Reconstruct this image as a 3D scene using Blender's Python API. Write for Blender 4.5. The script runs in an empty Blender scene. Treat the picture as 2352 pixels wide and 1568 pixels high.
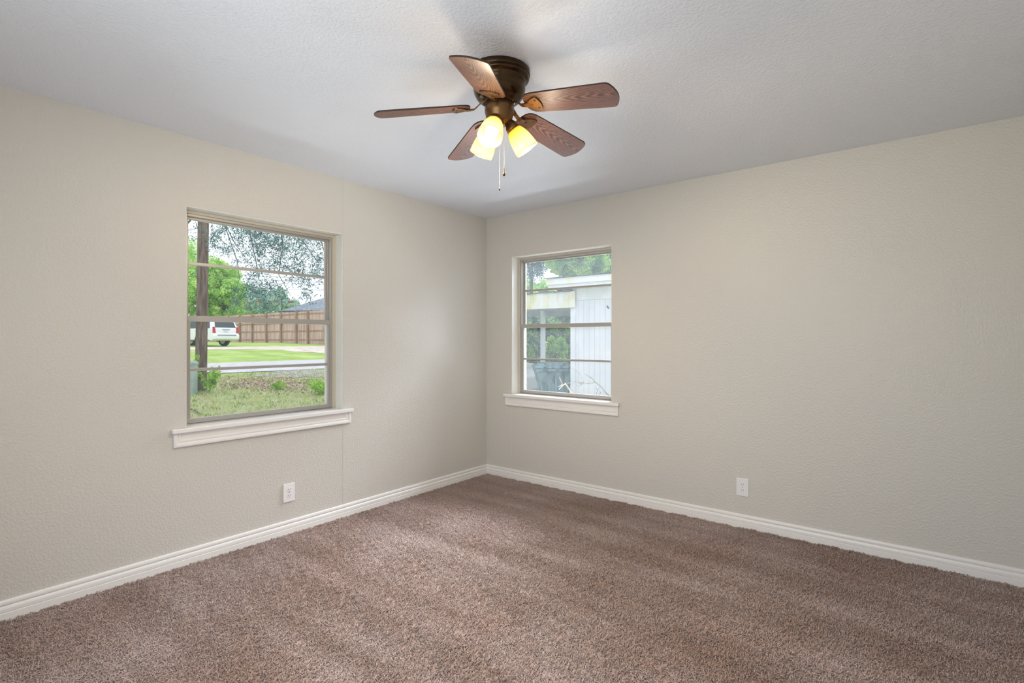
import bpy, bmesh, math, random
import numpy as np
from mathutils import Vector, Matrix

C = bpy.context.scene.collection
SC = bpy.context.scene
PI = math.pi

# ------------------------------------------------------------------ camera, sky, lights, exposure
F, CXP, HZ = 1199.0, 1176.0, 780.0            # focal length in pixels, image centre, horizon row
CAM = Vector((3.311, -3.781, 1.2755))
RX, RY = 0.7836, 0.6213                       # camera right axis in the room's x, y
cam_d = bpy.data.cameras.new('camera')
cam = bpy.data.objects.new('camera', cam_d)
C.objects.link(cam)
cam.location = CAM
cam.rotation_euler = (PI / 2, 0, math.atan2(RY, RX))
cam_d.sensor_width = 36.0
cam_d.lens = F / 2352.0 * 36.0
cam_d.shift_y = -4.0 / 2352.0
cam_d.clip_start, cam_d.clip_end = 0.02, 600
SC.camera = cam

SC.view_settings.view_transform = 'Standard'
SC.view_settings.look = 'None'
SC.view_settings.exposure = 0.2
SC.view_settings.gamma = 1.0
SC.view_settings.use_curve_mapping = False
SC.cycles.use_denoising = True
SC.cycles.max_bounces = 10
SC.cycles.diffuse_bounces = 6
SC.cycles.glossy_bounces = 4
SC.cycles.transparent_max_bounces = 16
SC.cycles.sample_clamp_indirect = 6.0

# overcast sky: three to four times brighter overhead than at the horizon
W = bpy.data.worlds.new('sky'); SC.world = W; W.use_nodes = True
wn, wl = W.node_tree.nodes, W.node_tree.links
wn.clear()
wo = wn.new('ShaderNodeOutputWorld'); wb = wn.new('ShaderNodeBackground')
wt = wn.new('ShaderNodeTexCoord'); ws = wn.new('ShaderNodeSeparateXYZ')
wr = wn.new('ShaderNodeMapRange'); wr.inputs[1].default_value = 0.12; wr.inputs[2].default_value = 0.95
wr.inputs[3].default_value = 1.12; wr.inputs[4].default_value = 1.75
wb.inputs[0].default_value = (0.91, 0.96, 1.03, 1)
wl.new(wt.outputs['Generated'], ws.inputs[0]); wl.new(ws.outputs[2], wr.inputs[0])
wl.new(wr.outputs[0], wb.inputs[1]); wl.new(wb.outputs[0], wo.inputs[0])


def area_light(name, loc, rot, sx, sy, watts, col, spread=180):
    d = bpy.data.lights.new(name, 'AREA'); d.shape = 'RECTANGLE'; d.size = sx; d.size_y = sy
    d.energy = watts; d.color = col; d.spread = math.radians(spread)
    o = bpy.data.objects.new(name, d); C.objects.link(o); o.location = loc; o.rotation_euler = rot
    return o


# unseen fill light added behind the camera, set in an added wall opening
FILL_COL = (0.89, 0.96, 1.07)
area_light('fill_back', (2.4, -4.13, 1.15), (math.radians(104), 0, 0), 1.7, 1.9, 32, FILL_COL)
# added lamps high outside each window, boosting the skylight that falls steeply in
area_light('sky_boost_left', (-2.0, -2.09, 3.3), (0, math.radians(-50), 0), 1.6, 1.8, 8, FILL_COL, 85)
area_light('sky_boost_right', (0.82, 2.0, 3.3), (math.radians(-50), 0, 0), 1.8, 1.6, 200, FILL_COL, 85)
# added lamps low outside each window, aimed up to brighten the ceiling
area_light('ceiling_fill_left', (-1.4, -2.0, -0.2), (0, math.radians(-150), 0), 1.8, 4.5, 90, FILL_COL, 140)
area_light('ceiling_fill_right', (0.6, 1.3, -0.2), (math.radians(-150), 0, 0), 4.5, 1.8, 290, FILL_COL, 150)
LAMP_W, LAMP_COL = 25.0, (1.0, 0.84, 0.62)


# ------------------------------------------------------------------ helpers
def at(px, py, d):
    """World point seen at pixel (px, py) of the photograph at depth d metres."""
    r = (px - CXP) / F * d
    return Vector((CAM.x + RX * r - RY * d, CAM.y + RY * r + RX * d, CAM.z + (HZ - py) / F * d))


def on_y(px, py, Y):
    a = (px - CXP) / F
    return at(px, py, (Y - CAM.y) / (RY * a + RX))


def tag(o, label, cat=None, group=None, kind=None):
    o['label'] = label
    if cat: o['category'] = cat
    if group: o['group'] = group
    if kind: o['kind'] = kind
    return o


def empty(name, loc=(0, 0, 0), rz=0.0, parent=None):
    o = bpy.data.objects.new(name, None); C.objects.link(o)
    o.location = loc; o.rotation_euler = (0, 0, rz); o.empty_display_size = 0.1
    if parent: o.parent = parent
    return o


def obj(name, bm, m, parent=None, smooth=False, bevel=0.0):
    me = bpy.data.meshes.new(name); bm.normal_update(); bm.to_mesh(me); bm.free()
    o = bpy.data.objects.new(name, me); C.objects.link(o)
    for x in (m if isinstance(m, (list, tuple)) else [m]): me.materials.append(x)
    if smooth:
        for p in me.polygons: p.use_smooth = True
    if bevel:
        b = o.modifiers.new('edge', 'BEVEL'); b.width = bevel; b.segments = 2; b.limit_method = 'ANGLE'
    if parent: o.parent = parent
    return o


def box(bm, a, b, T=None):
    a, b = Vector(a), Vector(b)
    vs = []
    for k in range(8):
        p = Vector((b.x if k & 1 else a.x, b.y if k & 2 else a.y, b.z if k & 4 else a.z))
        vs.append(bm.verts.new(T(p) if T else p))
    for f in ((0, 2, 3, 1), (4, 5, 7, 6), (0, 1, 5, 4), (2, 6, 7, 3), (0, 4, 6, 2), (1, 3, 7, 5)):
        bm.faces.new([vs[i] for i in f])
    return vs


def fix(bm):
    bmesh.ops.recalc_face_normals(bm, faces=bm.faces[:]); return bm


def tube(bm, pts, rad, n=8, caps=True):
    pts = [Vector(p) for p in pts]
    if not isinstance(rad, (list, tuple)): rad = [rad] * len(pts)
    rings = []; ref = Vector((0.31, 0.17, 0.93)).normalized()
    for i, p in enumerate(pts):
        t = (pts[min(i + 1, len(pts) - 1)] - pts[max(i - 1, 0)]).normalized()
        r = ref - t * ref.dot(t)
        if r.length < 0.05: r = Vector((1, 0, 0)) - t * t.x
        u = r.normalized(); v = t.cross(u)
        rings.append([bm.verts.new(p + (u * math.cos(2 * PI * k / n) + v * math.sin(2 * PI * k / n)) * rad[i]) for k in range(n)])
    for a, b in zip(rings, rings[1:]):
        for k in range(n): bm.faces.new((a[k], a[(k + 1) % n], b[(k + 1) % n], b[k]))
    if caps:
        bm.faces.new(rings[0][::-1]); bm.faces.new(rings[-1])


def lathe(bm, prof, n=40, M=None, cap0=False, cap1=False):
    rings = []
    for r, z in prof:
        ring = []
        for k in range(n):
            p = Vector((r * math.cos(2 * PI * k / n), r * math.sin(2 * PI * k / n), z))
            ring.append(bm.verts.new(M @ p if M else p))
        rings.append(ring)
    for a, b in zip(rings, rings[1:]):
        for k in range(n): bm.faces.new((a[k], a[(k + 1) % n], b[(k + 1) % n], b[k]))
    if cap0: bm.faces.new(rings[0][::-1])
    if cap1: bm.faces.new(rings[-1])


def prism(bm, poly, y0, y1, T=None):
    """Extrude a closed (x, z) outline from y0 to y1."""
    A = [bm.verts.new(T(Vector((x, y0, z))) if T else (x, y0, z)) for x, z in poly]
    B = [bm.verts.new(T(Vector((x, y1, z))) if T else (x, y1, z)) for x, z in poly]
    n = len(poly)
    for k in range(n): bm.faces.new((A[k], A[(k + 1) % n], B[(k + 1) % n], B[k]))
    bm.faces.new(A[::-1]); bm.faces.new(B)


# ------------------------------------------------------------------ materials
def srgb(r, g, b):
    f = lambda c: (c / 255 / 12.92) if c / 255 <= 0.04045 else ((c / 255 + 0.055) / 1.055) ** 2.4
    return (f(r), f(g), f(b), 1)


def mat(name, col, rough=0.5, metal=0.0, spec=0.5):
    m = bpy.data.materials.new(name); m.use_nodes = True
    b = m.node_tree.nodes['Principled BSDF']
    b.inputs['Base Color'].default_value = col; b.inputs['Roughness'].default_value = rough
    b.inputs['Metallic'].default_value = metal; b.inputs['Specular IOR Level'].default_value = spec
    return m


def nodes(m): return m.node_tree.nodes, m.node_tree.links, m.node_tree.nodes['Principled BSDF']


def coords(m, scale=(1, 1, 1), kind='Object'):
    n, l, b = nodes(m)
    t = n.new('ShaderNodeTexCoord'); mp = n.new('ShaderNodeMapping'); mp.inputs['Scale'].default_value = scale
    l.new(t.outputs[kind], mp.inputs[0]); return mp.outputs[0]


def noise(m, scale, detail=3, rough=0.5, co=None):
    n, l, b = nodes(m)
    t = n.new('ShaderNodeTexNoise'); t.inputs['Scale'].default_value = scale
    t.inputs['Detail'].default_value = detail; t.inputs['Roughness'].default_value = rough
    l.new(co or coords(m), t.inputs['Vector']); return t.outputs['Fac']


def ramp(m, fac, stops, interp='LINEAR'):
    n, l, b = nodes(m)
    r = n.new('ShaderNodeValToRGB'); r.color_ramp.interpolation = interp
    e = r.color_ramp.elements
    while len(e) < len(stops): e.new(0.5)
    for x, (p, c) in zip(e, stops): x.position = p; x.color = c
    l.new(fac, r.inputs[0]); return r.outputs[0]


def setcol(m, sock):
    n, l, b = nodes(m); l.new(sock, b.inputs['Base Color'])


def bump(m, h, strength=0.3, dist=0.01):
    n, l, b = nodes(m)
    bp = n.new('ShaderNodeBump'); bp.inputs['Strength'].default_value = strength; bp.inputs['Distance'].default_value = dist
    l.new(h, bp.inputs['Height']); l.new(bp.outputs[0], b.inputs['Normal'])


def grey(v): return (v, v, v, 1)


def two_tone(name, c1, c2, scale, lo=0.4, hi=0.6, rough=0.7, bstr=0.0, bscale=None, detail=3, spec=0.3, dist=0.01, mscale=(1, 1, 1)):
    m = mat(name, c1, rough, 0, spec)
    setcol(m, ramp(m, noise(m, scale, detail, 0.55, coords(m, mscale)), [(lo, c1), (hi, c2)]))
    if bstr: bump(m, noise(m, bscale or scale * 3, 3), bstr, dist)
    return m


def paint(name, col, rough, bstr, spec=0.5, blot=58, fine=190):
    """Rolled wall paint over an orange-peel plaster texture."""
    m = mat(name, col, rough, 0, spec)
    n, l, b = nodes(m)
    h1 = ramp(m, noise(m, blot, 2, 0.5), [(0.42, grey(0)), (0.62, grey(1))])
    h2 = noise(m, fine, 2, 0.6)
    mx = n.new('ShaderNodeMix'); mx.data_type = 'FLOAT'; mx.inputs[0].default_value = 0.35
    l.new(h1, mx.inputs[2]); l.new(h2, mx.inputs[3])
    bump(m, mx.outputs[0], bstr, 0.004)
    return m


M_WALL = paint('greige_wall_paint', srgb(205, 202, 195), 0.36, 0.34, blot=88, fine=280)
M_CEIL = paint('white_ceiling_paint', srgb(224, 229, 237), 0.38, 0.42, blot=85, fine=300)
M_TRIM = mat('white_trim_paint', srgb(232, 230, 227), 0.35)
M_REVEAL = paint('white_reveal_paint', srgb(228, 228, 222), 0.45, 0.2)
M_STOP = mat('beige_stop_paint', srgb(190, 184, 168), 0.5)
M_ALU = mat('mill_aluminium', srgb(176, 173, 168), 0.4, 0.35)
M_BRONZE = two_tone('antique_bronze', srgb(60, 46, 32), srgb(80, 61, 40), 700, rough=0.26, detail=2)
nodes(M_BRONZE)[2].inputs['Metallic'].default_value = 0.85
M_IRON = mat('bronze_bracket', srgb(116, 86, 54), 0.34, 0.8)
M_CHAIN = mat('nickel_chain', srgb(196, 188, 172), 0.25, 1.0)
M_FOB = mat('dark_bronze_fob', srgb(82, 62, 42), 0.3, 0.9)
M_PLATE = mat('white_plastic', srgb(232, 231, 232), 0.3)
M_DARK = mat('black_slot', srgb(18, 16, 14), 0.6)


def glass_mat():
    """Old window glass: clear, faintly reflective, with a thin film of dust."""
    m = bpy.data.materials.new('window_glass'); m.use_nodes = True
    n, l = m.node_tree.nodes, m.node_tree.links; n.clear()
    o = n.new('ShaderNodeOutputMaterial'); t = n.new('ShaderNodeBsdfTransparent'); g = n.new('ShaderNodeBsdfGlossy')
    d = n.new('ShaderNodeBsdfTranslucent'); d.inputs[0].default_value = (0.86, 0.95, 1, 1)
    t.inputs[0].default_value = (0.96, 0.965, 0.97, 1); g.inputs['Roughness'].default_value = 0.02
    fr = n.new('ShaderNodeFresnel'); fr.inputs[0].default_value = 1.35
    m1 = n.new('ShaderNodeMixShader'); m2 = n.new('ShaderNodeMixShader')
    m1.inputs[0].default_value = 0.015
    l.new(t.outputs[0], m1.inputs[1]); l.new(d.outputs[0], m1.inputs[2])
    l.new(fr.outputs[0], m2.inputs[0]); l.new(m1.outputs[0], m2.inputs[1]); l.new(g.outputs[0], m2.inputs[2])
    l.new(m2.outputs[0], o.inputs[0]); return m


M_GLASS = glass_mat()


def wood_blade():
    m = mat('dark_oak_blade', srgb(96, 58, 44), 0.42)
    n, l, b = nodes(m)
    w = n.new('ShaderNodeTexWave'); w.wave_type = 'RINGS'; w.rings_direction = 'Z'
    w.inputs['Scale'].default_value = 12; w.inputs['Distortion'].default_value = 3.4
    w.inputs['Detail'].default_value = 3; w.inputs['Detail Scale'].default_value = 2.2
    co = coords(m, (0.55, 5.0, 1.0)); co.node.inputs['Location'].default_value = (-0.36, 0.05, 0)
    l.new(co, w.inputs['Vector'])
    fine = noise(m, 30, 4, 0.6, coords(m, (1.2, 26, 1)))
    mx = n.new('ShaderNodeMix'); mx.data_type = 'FLOAT'; mx.inputs[0].default_value = 0.4
    l.new(w.outputs['Fac'], mx.inputs[2]); l.new(fine, mx.inputs[3])
    setcol(m, ramp(m, mx.outputs[0], [(0.22, srgb(66, 42, 36)), (0.48, srgb(102, 66, 54)), (0.8, srgb(130, 92, 76))]))
    bump(m, mx.outputs[0], 0.12, 0.001)
    return m


M_BLADE = wood_blade()
M_BLADE_EDGE = mat('blade_edge', srgb(52, 34, 24), 0.4)


def shade_glass():
    """Amber frosted lamp glass, lit from inside by its bulb."""
    m = bpy.data.materials.new('amber_glass'); m.use_nodes = True
    n, l = m.node_tree.nodes, m.node_tree.links; n.clear()
    o = n.new('ShaderNodeOutputMaterial'); t = n.new('ShaderNodeBsdfTranslucent'); d = n.new('ShaderNodeBsdfDiffuse')
    g = n.new('ShaderNodeBsdfGlossy'); g.inputs['Roughness'].default_value = 0.15
    tc = n.new('ShaderNodeTexCoord'); sp = n.new('ShaderNodeSeparateXYZ'); r = n.new('ShaderNodeValToRGB')
    mr = n.new('ShaderNodeMapRange'); mr.inputs[1].default_value = -0.115; mr.inputs[2].default_value = 0.0
    l.new(tc.outputs['Object'], sp.inputs[0]); l.new(sp.outputs[2], mr.inputs[0]); l.new(mr.outputs[0], r.inputs[0])
    e = r.color_ramp.elements
    e[0].position = 0.15; e[0].color = srgb(234, 228, 212); e[1].position = 0.95; e[1].color = srgb(222, 172, 78)  # paler towards the mouth: bulb brightness put into the glass colour
    x = e.new(0.6); x.color = srgb(230, 212, 160)
    l.new(r.outputs[0], t.inputs[0]); l.new(r.outputs[0], d.inputs[0])
    m1 = n.new('ShaderNodeMixShader'); m1.inputs[0].default_value = 0.15
    l.new(t.outputs[0], m1.inputs[1]); l.new(d.outputs[0], m1.inputs[2])
    fr = n.new('ShaderNodeFresnel'); fr.inputs[0].default_value = 1.4
    m2 = n.new('ShaderNodeMixShader'); l.new(fr.outputs[0], m2.inputs[0])
    l.new(m1.outputs[0], m2.inputs[1]); l.new(g.outputs[0], m2.inputs[2]); l.new(m2.outputs[0], o.inputs[0])
    return m


M_SHADE = shade_glass()


def bulb_mat():
    m = mat('lit_bulb', (1, 0.9, 0.7, 1), 0.4)
    b = nodes(m)[2]
    b.inputs['Emission Color'].default_value = (1, 0.86, 0.6, 1); b.inputs['Emission Strength'].default_value = 22
    return m


M_BULB = bulb_mat()


def leaf_mat(name, c1, c2, scale=3.0, trans=0.45):
    m = bpy.data.materials.new(name); m.use_nodes = True
    n, l = m.node_tree.nodes, m.node_tree.links; n.clear()
    o = n.new('ShaderNodeOutputMaterial'); d = n.new('ShaderNodeBsdfDiffuse'); t = n.new('ShaderNodeBsdfTranslucent')
    mx = n.new('ShaderNodeMixShader'); mx.inputs[0].default_value = trans
    tc = n.new('ShaderNodeTexCoord'); ns = n.new('ShaderNodeTexNoise'); ns.inputs['Scale'].default_value = scale
    ns.inputs['Detail'].default_value = 4
    r = n.new('ShaderNodeValToRGB'); e = r.color_ramp.elements
    e[0].position = 0.38; e[0].color = c1; e[1].position = 0.64; e[1].color = c2
    l.new(tc.outputs['Object'], ns.inputs['Vector']); l.new(ns.outputs['Fac'], r.inputs[0])
    l.new(r.outputs[0], d.inputs[0]); l.new(r.outputs[0], t.inputs[0])
    l.new(d.outputs[0], mx.inputs[1]); l.new(t.outputs[0], mx.inputs[2]); l.new(mx.outputs[0], o.inputs[0])
    return m


# ------------------------------------------------------------------ room shell
RXW, RYW, RH, TH = 3.76, -4.10, 2.44, 0.20     # room: x 0..RXW, y RYW..0
WL = (-2.6015, -1.577)                         # left-wall window opening along y
WR = (0.3077, 1.3345)                          # right-wall window opening along x
ZB, ZT = 0.770, 2.042                          # window opening, bottom and top


def wall_with_openings(name, label, L0, L1, opens, T, m, patch=0.0):
    """Wall in (u, w, z): u along, w outward. opens: (u0, u1, z0, z1). Infill above and below sits back by patch."""
    bm = bmesh.new(); u = L0
    for (a, b, z0, z1) in opens:
        box(bm, (u, 0, -0.05), (a, TH, RH + 0.02), T)
        if z0 > -0.04: box(bm, (a, patch, -0.05), (b, TH, z0), T)
        box(bm, (a, patch, z1), (b, TH, RH + 0.02), T); u = b
    box(bm, (u, 0, -0.05), (L1, TH, RH + 0.02), T)
    o = obj(name, fix(bm), m); tag(o, label, 'wall', kind='structure'); return o


T_L = lambda p: Vector((-p.y, p.x, p.z))                 # u = y, w = -x
T_R = lambda p: Vector((p.x, p.y, p.z))                  # u = x, w = y
T_B = lambda p: Vector((p.x, RYW - p.y, p.z))
T_S = lambda p: Vector((RXW + p.y, p.x, p.z))
wall_with_openings('wall_left', 'greige textured wall with the larger looking window on the left side', RYW - TH, 0, [(WL[0], WL[1], ZB, ZT)], T_L, M_WALL, 0.0015)
wall_with_openings('wall_right', 'greige textured wall to the right of the corner with the narrower looking window', -TH, RXW + TH, [(WR[0], WR[1], ZB, ZT)], T_R, M_WALL, 0.0015)
wall_with_openings('wall_back', 'greige wall behind the viewer with an opening made for the fill light', 0, RXW + TH, [(1.5, 3.3, -0.05, 2.1)], T_B, M_WALL)  # unseen opening added to let the fill light in
wall_with_openings('wall_side', 'plain greige wall at the side of the viewer', RYW - TH, 0, [], T_S, M_WALL)
bm = bmesh.new(); box(bm, (-TH, RYW - TH, RH), (RXW + TH, TH, RH + 0.15))
tag(obj('ceiling', bm, M_CEIL), 'white textured plaster ceiling above the fan', 'ceiling', kind='structure')


# carpet: a tile of twisted tufts laid edge to edge over the whole floor
def carpet_mat():
    m = mat('taupe_frieze_carpet', srgb(150, 124, 110), 0.9, 0, 0.15)
    n, l, b = nodes(m)
    g = n.new('ShaderNodeNewGeometry')
    fine = n.new('ShaderNodeTexNoise'); fine.inputs['Scale'].default_value = 240; fine.inputs['Detail'].default_value = 2
    big = n.new('ShaderNodeTexNoise'); big.inputs['Scale'].default_value = 1.6; big.inputs['Detail'].default_value = 4
    l.new(g.outputs['Position'], fine.inputs['Vector']); l.new(g.outputs['Position'], big.inputs['Vector'])
    c1 = ramp(m, fine.outputs['Fac'], [(0.3, srgb(158, 134, 126)), (0.5, srgb(191, 170, 162)), (0.7, srgb(217, 200, 194))])
    c2 = ramp(m, big.outputs['Fac'], [(0.35, srgb(232, 220, 210)), (0.65, srgb(255, 255, 255))])
    mp = n.new('ShaderNodeMapping'); mp.inputs['Scale'].default_value = (0.55, 4.2, 1); mp.inputs['Rotation'].default_value = (0, 0, -0.16)
    vac = n.new('ShaderNodeTexNoise'); vac.inputs['Scale'].default_value = 1.3; vac.inputs['Detail'].default_value = 3
    l.new(g.outputs['Position'], mp.inputs[0]); l.new(mp.outputs[0], vac.inputs['Vector'])
    c3 = ramp(m, vac.outputs['Fac'], [(0.42, srgb(228, 222, 216)), (0.62, srgb(255, 255, 255))])      # vacuum tracks
    mx = n.new('ShaderNodeMix'); mx.data_type = 'RGBA'; mx.blend_type = 'MULTIPLY'; mx.inputs[0].default_value = 1.0
    mx2 = n.new('ShaderNodeMix'); mx2.data_type = 'RGBA'; mx2.blend_type = 'MULTIPLY'; mx2.inputs[0].default_value = 1.0
    l.new(c1, mx.inputs[6]); l.new(c2, mx.inputs[7]); l.new(mx.outputs[2], mx2.inputs[6]); l.new(c3, mx2.inputs[7]); setcol(m, mx2.outputs[2])
    b.inputs['Sheen Weight'].default_value = 0.6; b.inputs['Sheen Roughness'].default_value = 0.4
    return m


M_CARPET = carpet_mat()
TILE = 0.47


def tuft_tile():
    rng = np.random.default_rng(5); N = 6200
    base = np.c_[rng.uniform(0, TILE, N), rng.uniform(0, TILE, N)]
    # tufts lean together in small swirls so the pile reads as clumps
    k = rng.uniform(-1, 1, (14, 2)) * 2 * PI * 14 / TILE
    k = np.round(k * TILE / (2 * PI)) * 2 * PI / TILE
    ph = rng.uniform(0, 2 * PI, 14)
    field = np.cos(base @ k.T + ph)
    ang = field[:, :7].sum(1) * 0.5 + rng.uniform(-2.4, 2.4, N)
    lean = 0.004 + 0.008 * rng.random(N) + 0.002 * field[:, 7:].sum(1).clip(-1.5, 1.5)
    hgt = 0.0125 + rng.normal(0, 0.0022, N) + 0.0011 * field[:, 4:10].sum(1)
    dirn = np.c_[np.cos(ang), np.sin(ang)]
    curl = rng.uniform(-0.0035, 0.0035, N)
    rad = 0.0019 + 0.0007 * rng.random(N)
    V = []; S = 4
    for s, (tz, tl, tr) in enumerate(((0, 0, .8), (.55, .3, 1.0), (.9, .75, .95), (1.0, 1.1, .35))):
        c = base + dirn * (lean * tl)[:, None] + np.c_[-dirn[:, 1], dirn[:, 0]] * (curl * math.sin(tz * PI))[:, None]
        z = hgt * tz - 0.0125
        for q in range(3):
            a = 2 * PI * q / 3 + s * 0.6 + ang
            V.append(np.c_[c[:, 0] + np.cos(a) * rad * tr, c[:, 1] + np.sin(a) * rad * tr, z])
    V = np.stack(V, 1).reshape(-1, 3)
    Fq = []
    off = np.arange(N)[:, None] * 12
    for s in range(S - 1):
        for q in range(3):
            a, b = s * 3 + q, s * 3 + (q + 1) % 3
            Fq.append(np.array([[a, b, b + 3, a + 3]]) + off)
    Fq = np.concatenate(Fq, 0)
    me = bpy.data.meshes.new('carpet_tufts')
    me.from_pydata(V.tolist(), [], Fq.tolist()); me.materials.append(M_CARPET)
    for p in me.polygons: p.use_smooth = True
    return bpy.data.objects.new('carpet_tufts', me)


def build_floor():
    bm = bmesh.new(); box(bm, (-0.01, RYW - 0.02, -0.05), (RXW + 0.02, 0.01, -0.0125))
    o = obj('floor', bm, M_CARPET)
    tag(o, 'taupe brown frieze carpet covering the whole room floor', 'carpet', kind='structure')
    tile = tuft_tile()
    ng = bpy.data.node_groups.new('carpet_pile', 'GeometryNodeTree')
    ng.interface.new_socket('Geometry', in_out='INPUT', socket_type='NodeSocketGeometry')
    ng.interface.new_socket('Geometry', in_out='OUTPUT', socket_type='NodeSocketGeometry')
    n, l = ng.nodes, ng.links
    gi, go = n.new('NodeGroupInput'), n.new('NodeGroupOutput')
    nx, ny = math.ceil(RXW / TILE), math.ceil(-RYW / TILE)
    grid = n.new('GeometryNodeMeshGrid')
    grid.inputs['Size X'].default_value = TILE * (nx - 1); grid.inputs['Size Y'].default_value = TILE * (ny - 1)
    grid.inputs['Vertices X'].default_value = nx; grid.inputs['Vertices Y'].default_value = ny
    tr = n.new('GeometryNodeTransform')
    tr.inputs['Translation'].default_value = (TILE * (nx - 1) / 2, -TILE * (ny - 1) / 2 - TILE, -0.004)
    oi = n.new('GeometryNodeObjectInfo'); oi.inputs['Object'].default_value = tile
    inst = n.new('GeometryNodeInstanceOnPoints'); jn = n.new('GeometryNodeJoinGeometry')
    l.new(grid.outputs['Mesh'], tr.inputs['Geometry']); l.new(tr.outputs[0], inst.inputs['Points'])
    l.new(oi.outputs['Geometry'], inst.inputs['Instance'])
    l.new(gi.outputs[0], jn.inputs[0]); l.new(inst.outputs[0], jn.inputs[0]); l.new(jn.outputs[0], go.inputs[0])
    o.modifiers.new('pile', 'NODES').node_group = ng


build_floor()

# baseboards: stepped profile (projection, height)
BB = [(0, 0.082), (0.005, 0.082), (0.0095, 0.079), (0.0115, 0.072), (0.0115, 0.064), (0.0085, 0.059), (0.0085, 0.056), (0.0125, 0.052),
      (0.0145, 0.045), (0.0145, 0.031), (0.012, 0.0285), (0.012, 0.027), (0.0155, 0.025), (0.0155, -0.012), (0, -0.012)]


def baseboard(name, label, a, b, nrm, m0, m1):
    """Run along a->b (xy), sticking out along nrm; m0 / m1 pull the ends in by the projection (mitres)."""
    a, b, nrm = Vector(a), Vector(b), Vector(nrm); t = (b - a).normalized(); bm = bmesh.new(); R = []
    for e, s in ((a, m0), (b, -m1)):
        R.append([bm.verts.new(Vector((*(e + nrm * d + t * d * s), z))) for d, z in BB])
    for k in range(len(BB) - 1): bm.faces.new((R[0][k], R[0][k + 1], R[1][k + 1], R[1][k]))
    bm.faces.new(R[0][::-1]); bm.faces.new(R[1])
    o = obj(name, fix(bm), M_TRIM); tag(o, label, 'baseboard', kind='structure')


baseboard('baseboard_left', 'white stepped baseboard along the left wall under the window', (0, RYW), (0, 0), (1, 0), 0, 1)
baseboard('baseboard_right', 'white stepped baseboard along the right wall below the outlet', (0, 0), (RXW, 0), (0, -1), 1, 0)


# ------------------------------------------------------------------ windows
def build_window(name, label, u0, u1, T, loc):
    root = empty(name, (0, 0, 0)); tag(root, label, 'window', kind='structure')
    w = u1 - u0

    def part(n_, boxes, m, parent=root, bevel=0.0):
        bm = bmesh.new()
        for (a, b) in boxes: box(bm, a, b, T)
        return obj(n_, fix(bm), m, parent, bevel=bevel)

    D = 0.0875
    # painted plaster reveal lining the opening
    part('reveal', [((u0, 0.004, ZB), (u0 + 0.004, D + 0.06, ZT)), ((u1 - 0.004, 0.004, ZB), (u1, D + 0.06, ZT)),
                    ((u0 + .004, 0.004, ZT - 0.004), (u1 - .004, D + 0.06, ZT))], M_REVEAL)
    a, b, s = u0 + 0.004, u1 - 0.004, 0.026
    part('window_stop', [((a, D, ZB), (a + s, TH - 0.01, ZT)), ((b - s, D, ZB), (b, TH - 0.01, ZT)),
                         ((a + s, D + .0005, ZT - 0.022), (b - s, TH - 0.01, ZT))], M_STOP)
    a, b = a + s, b - s; top = ZT - 0.022
    fw = 0.012
    part('window_frame', [((a, D + 0.008, ZB), (a + fw, D + 0.075, top)), ((b - fw, D + 0.008, ZB), (b, D + 0.075, top)),
                          ((a + fw, D + 0.0085, top - 0.014), (b - fw, D + 0.075, top)), ((a + .001, D - 0.006, ZB - 0.004), (b - .001, D + 0.075, ZB + 0.009)),
                          ((a + fw, D + 0.038, ZB), (a + fw + 0.005, D + 0.044, top)), ((b - fw - 0.005, D + 0.038, ZB), (b - fw, D + 0.044, top))],
         M_ALU, bevel=0.0015)
    a, b = a + fw, b - fw; st = 0.018

    def sash(nm, z0, z1, zr0, zr1, zm, wy):
        o = part(nm, [((a, wy, z0), (a + st, wy + 0.02, z1)), ((b - st, wy, z0), (b, wy + 0.02, z1)),
                      ((a, wy - 0.004, z1 - zr1), (b, wy + 0.022, z1)), ((a, wy - 0.002, z0), (b, wy + 0.022, z0 + zr0)),
                      ((a + st, wy + 0.001, zm - 0.009), (b - st, wy + 0.019, zm + 0.009))], M_ALU, bevel=0.0015)
        for q0, q1 in ((z0 + zr0, zm - 0.009), (zm + 0.009, z1 - zr1)):
            part('pane', [((a + st - 0.004, wy + 0.010, q0 - 0.004), (b - st + 0.004, wy + 0.0125, q1 + 0.004))], M_GLASS, o)

    sash('upper_sash', 1.392, top - 0.012, 0.024, 0.014, 1.733, D + 0.046)
    sash('lower_sash', ZB + 0.010, 1.419, 0.028, 0.034, 1.097, D + 0.016)
    # stool and apron
    part('window_sill', [((u0 - 0.078, -0.032, ZB - 0.022), (u1 + 0.072, 0.0, ZB + .004)), ((u0 + .001, 0.0, ZB - 0.022), (u1 - .001, D + 0.005, ZB + .0035))], M_TRIM, bevel=0.005)
    bm = bmesh.new(); e0, e1 = u0 - 0.066, u1 + 0.060; zt, zb = ZB - 0.022, ZB - 0.102
    P = [(0, 0), (0, .013), (.003, .0155), (.012, .0165), (.020, .0145), (.024, .009), (.026, .0085), (.030, .0115), (.036, .0115), (.040, .008), (.042, .006), (.046, .006)]
    L = [[bm.verts.new(T(Vector(q))) for q in ((e0 + i, -p, zt), (e0 + i, -p, zb + i), (e1 - i, -p, zb + i), (e1 - i, -p, zt))] for i, p in P]
    for x, y in zip(L, L[1:]):
        for k in range(3): bm.faces.new((x[k], x[k + 1], y[k + 1], y[k]))
    bm.faces.new(L[-1])
    obj('apron', fix(bm), M_TRIM, root)
    return root


build_window('window_1', 'wide-looking aluminium window in the left wall, facing the utility pole and fence', WL[0], WL[1], T_L, None)
build_window('window_2', 'narrow-looking aluminium window in the right wall, facing the carport and trash bin', WR[0], WR[1], T_R, None)


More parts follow.
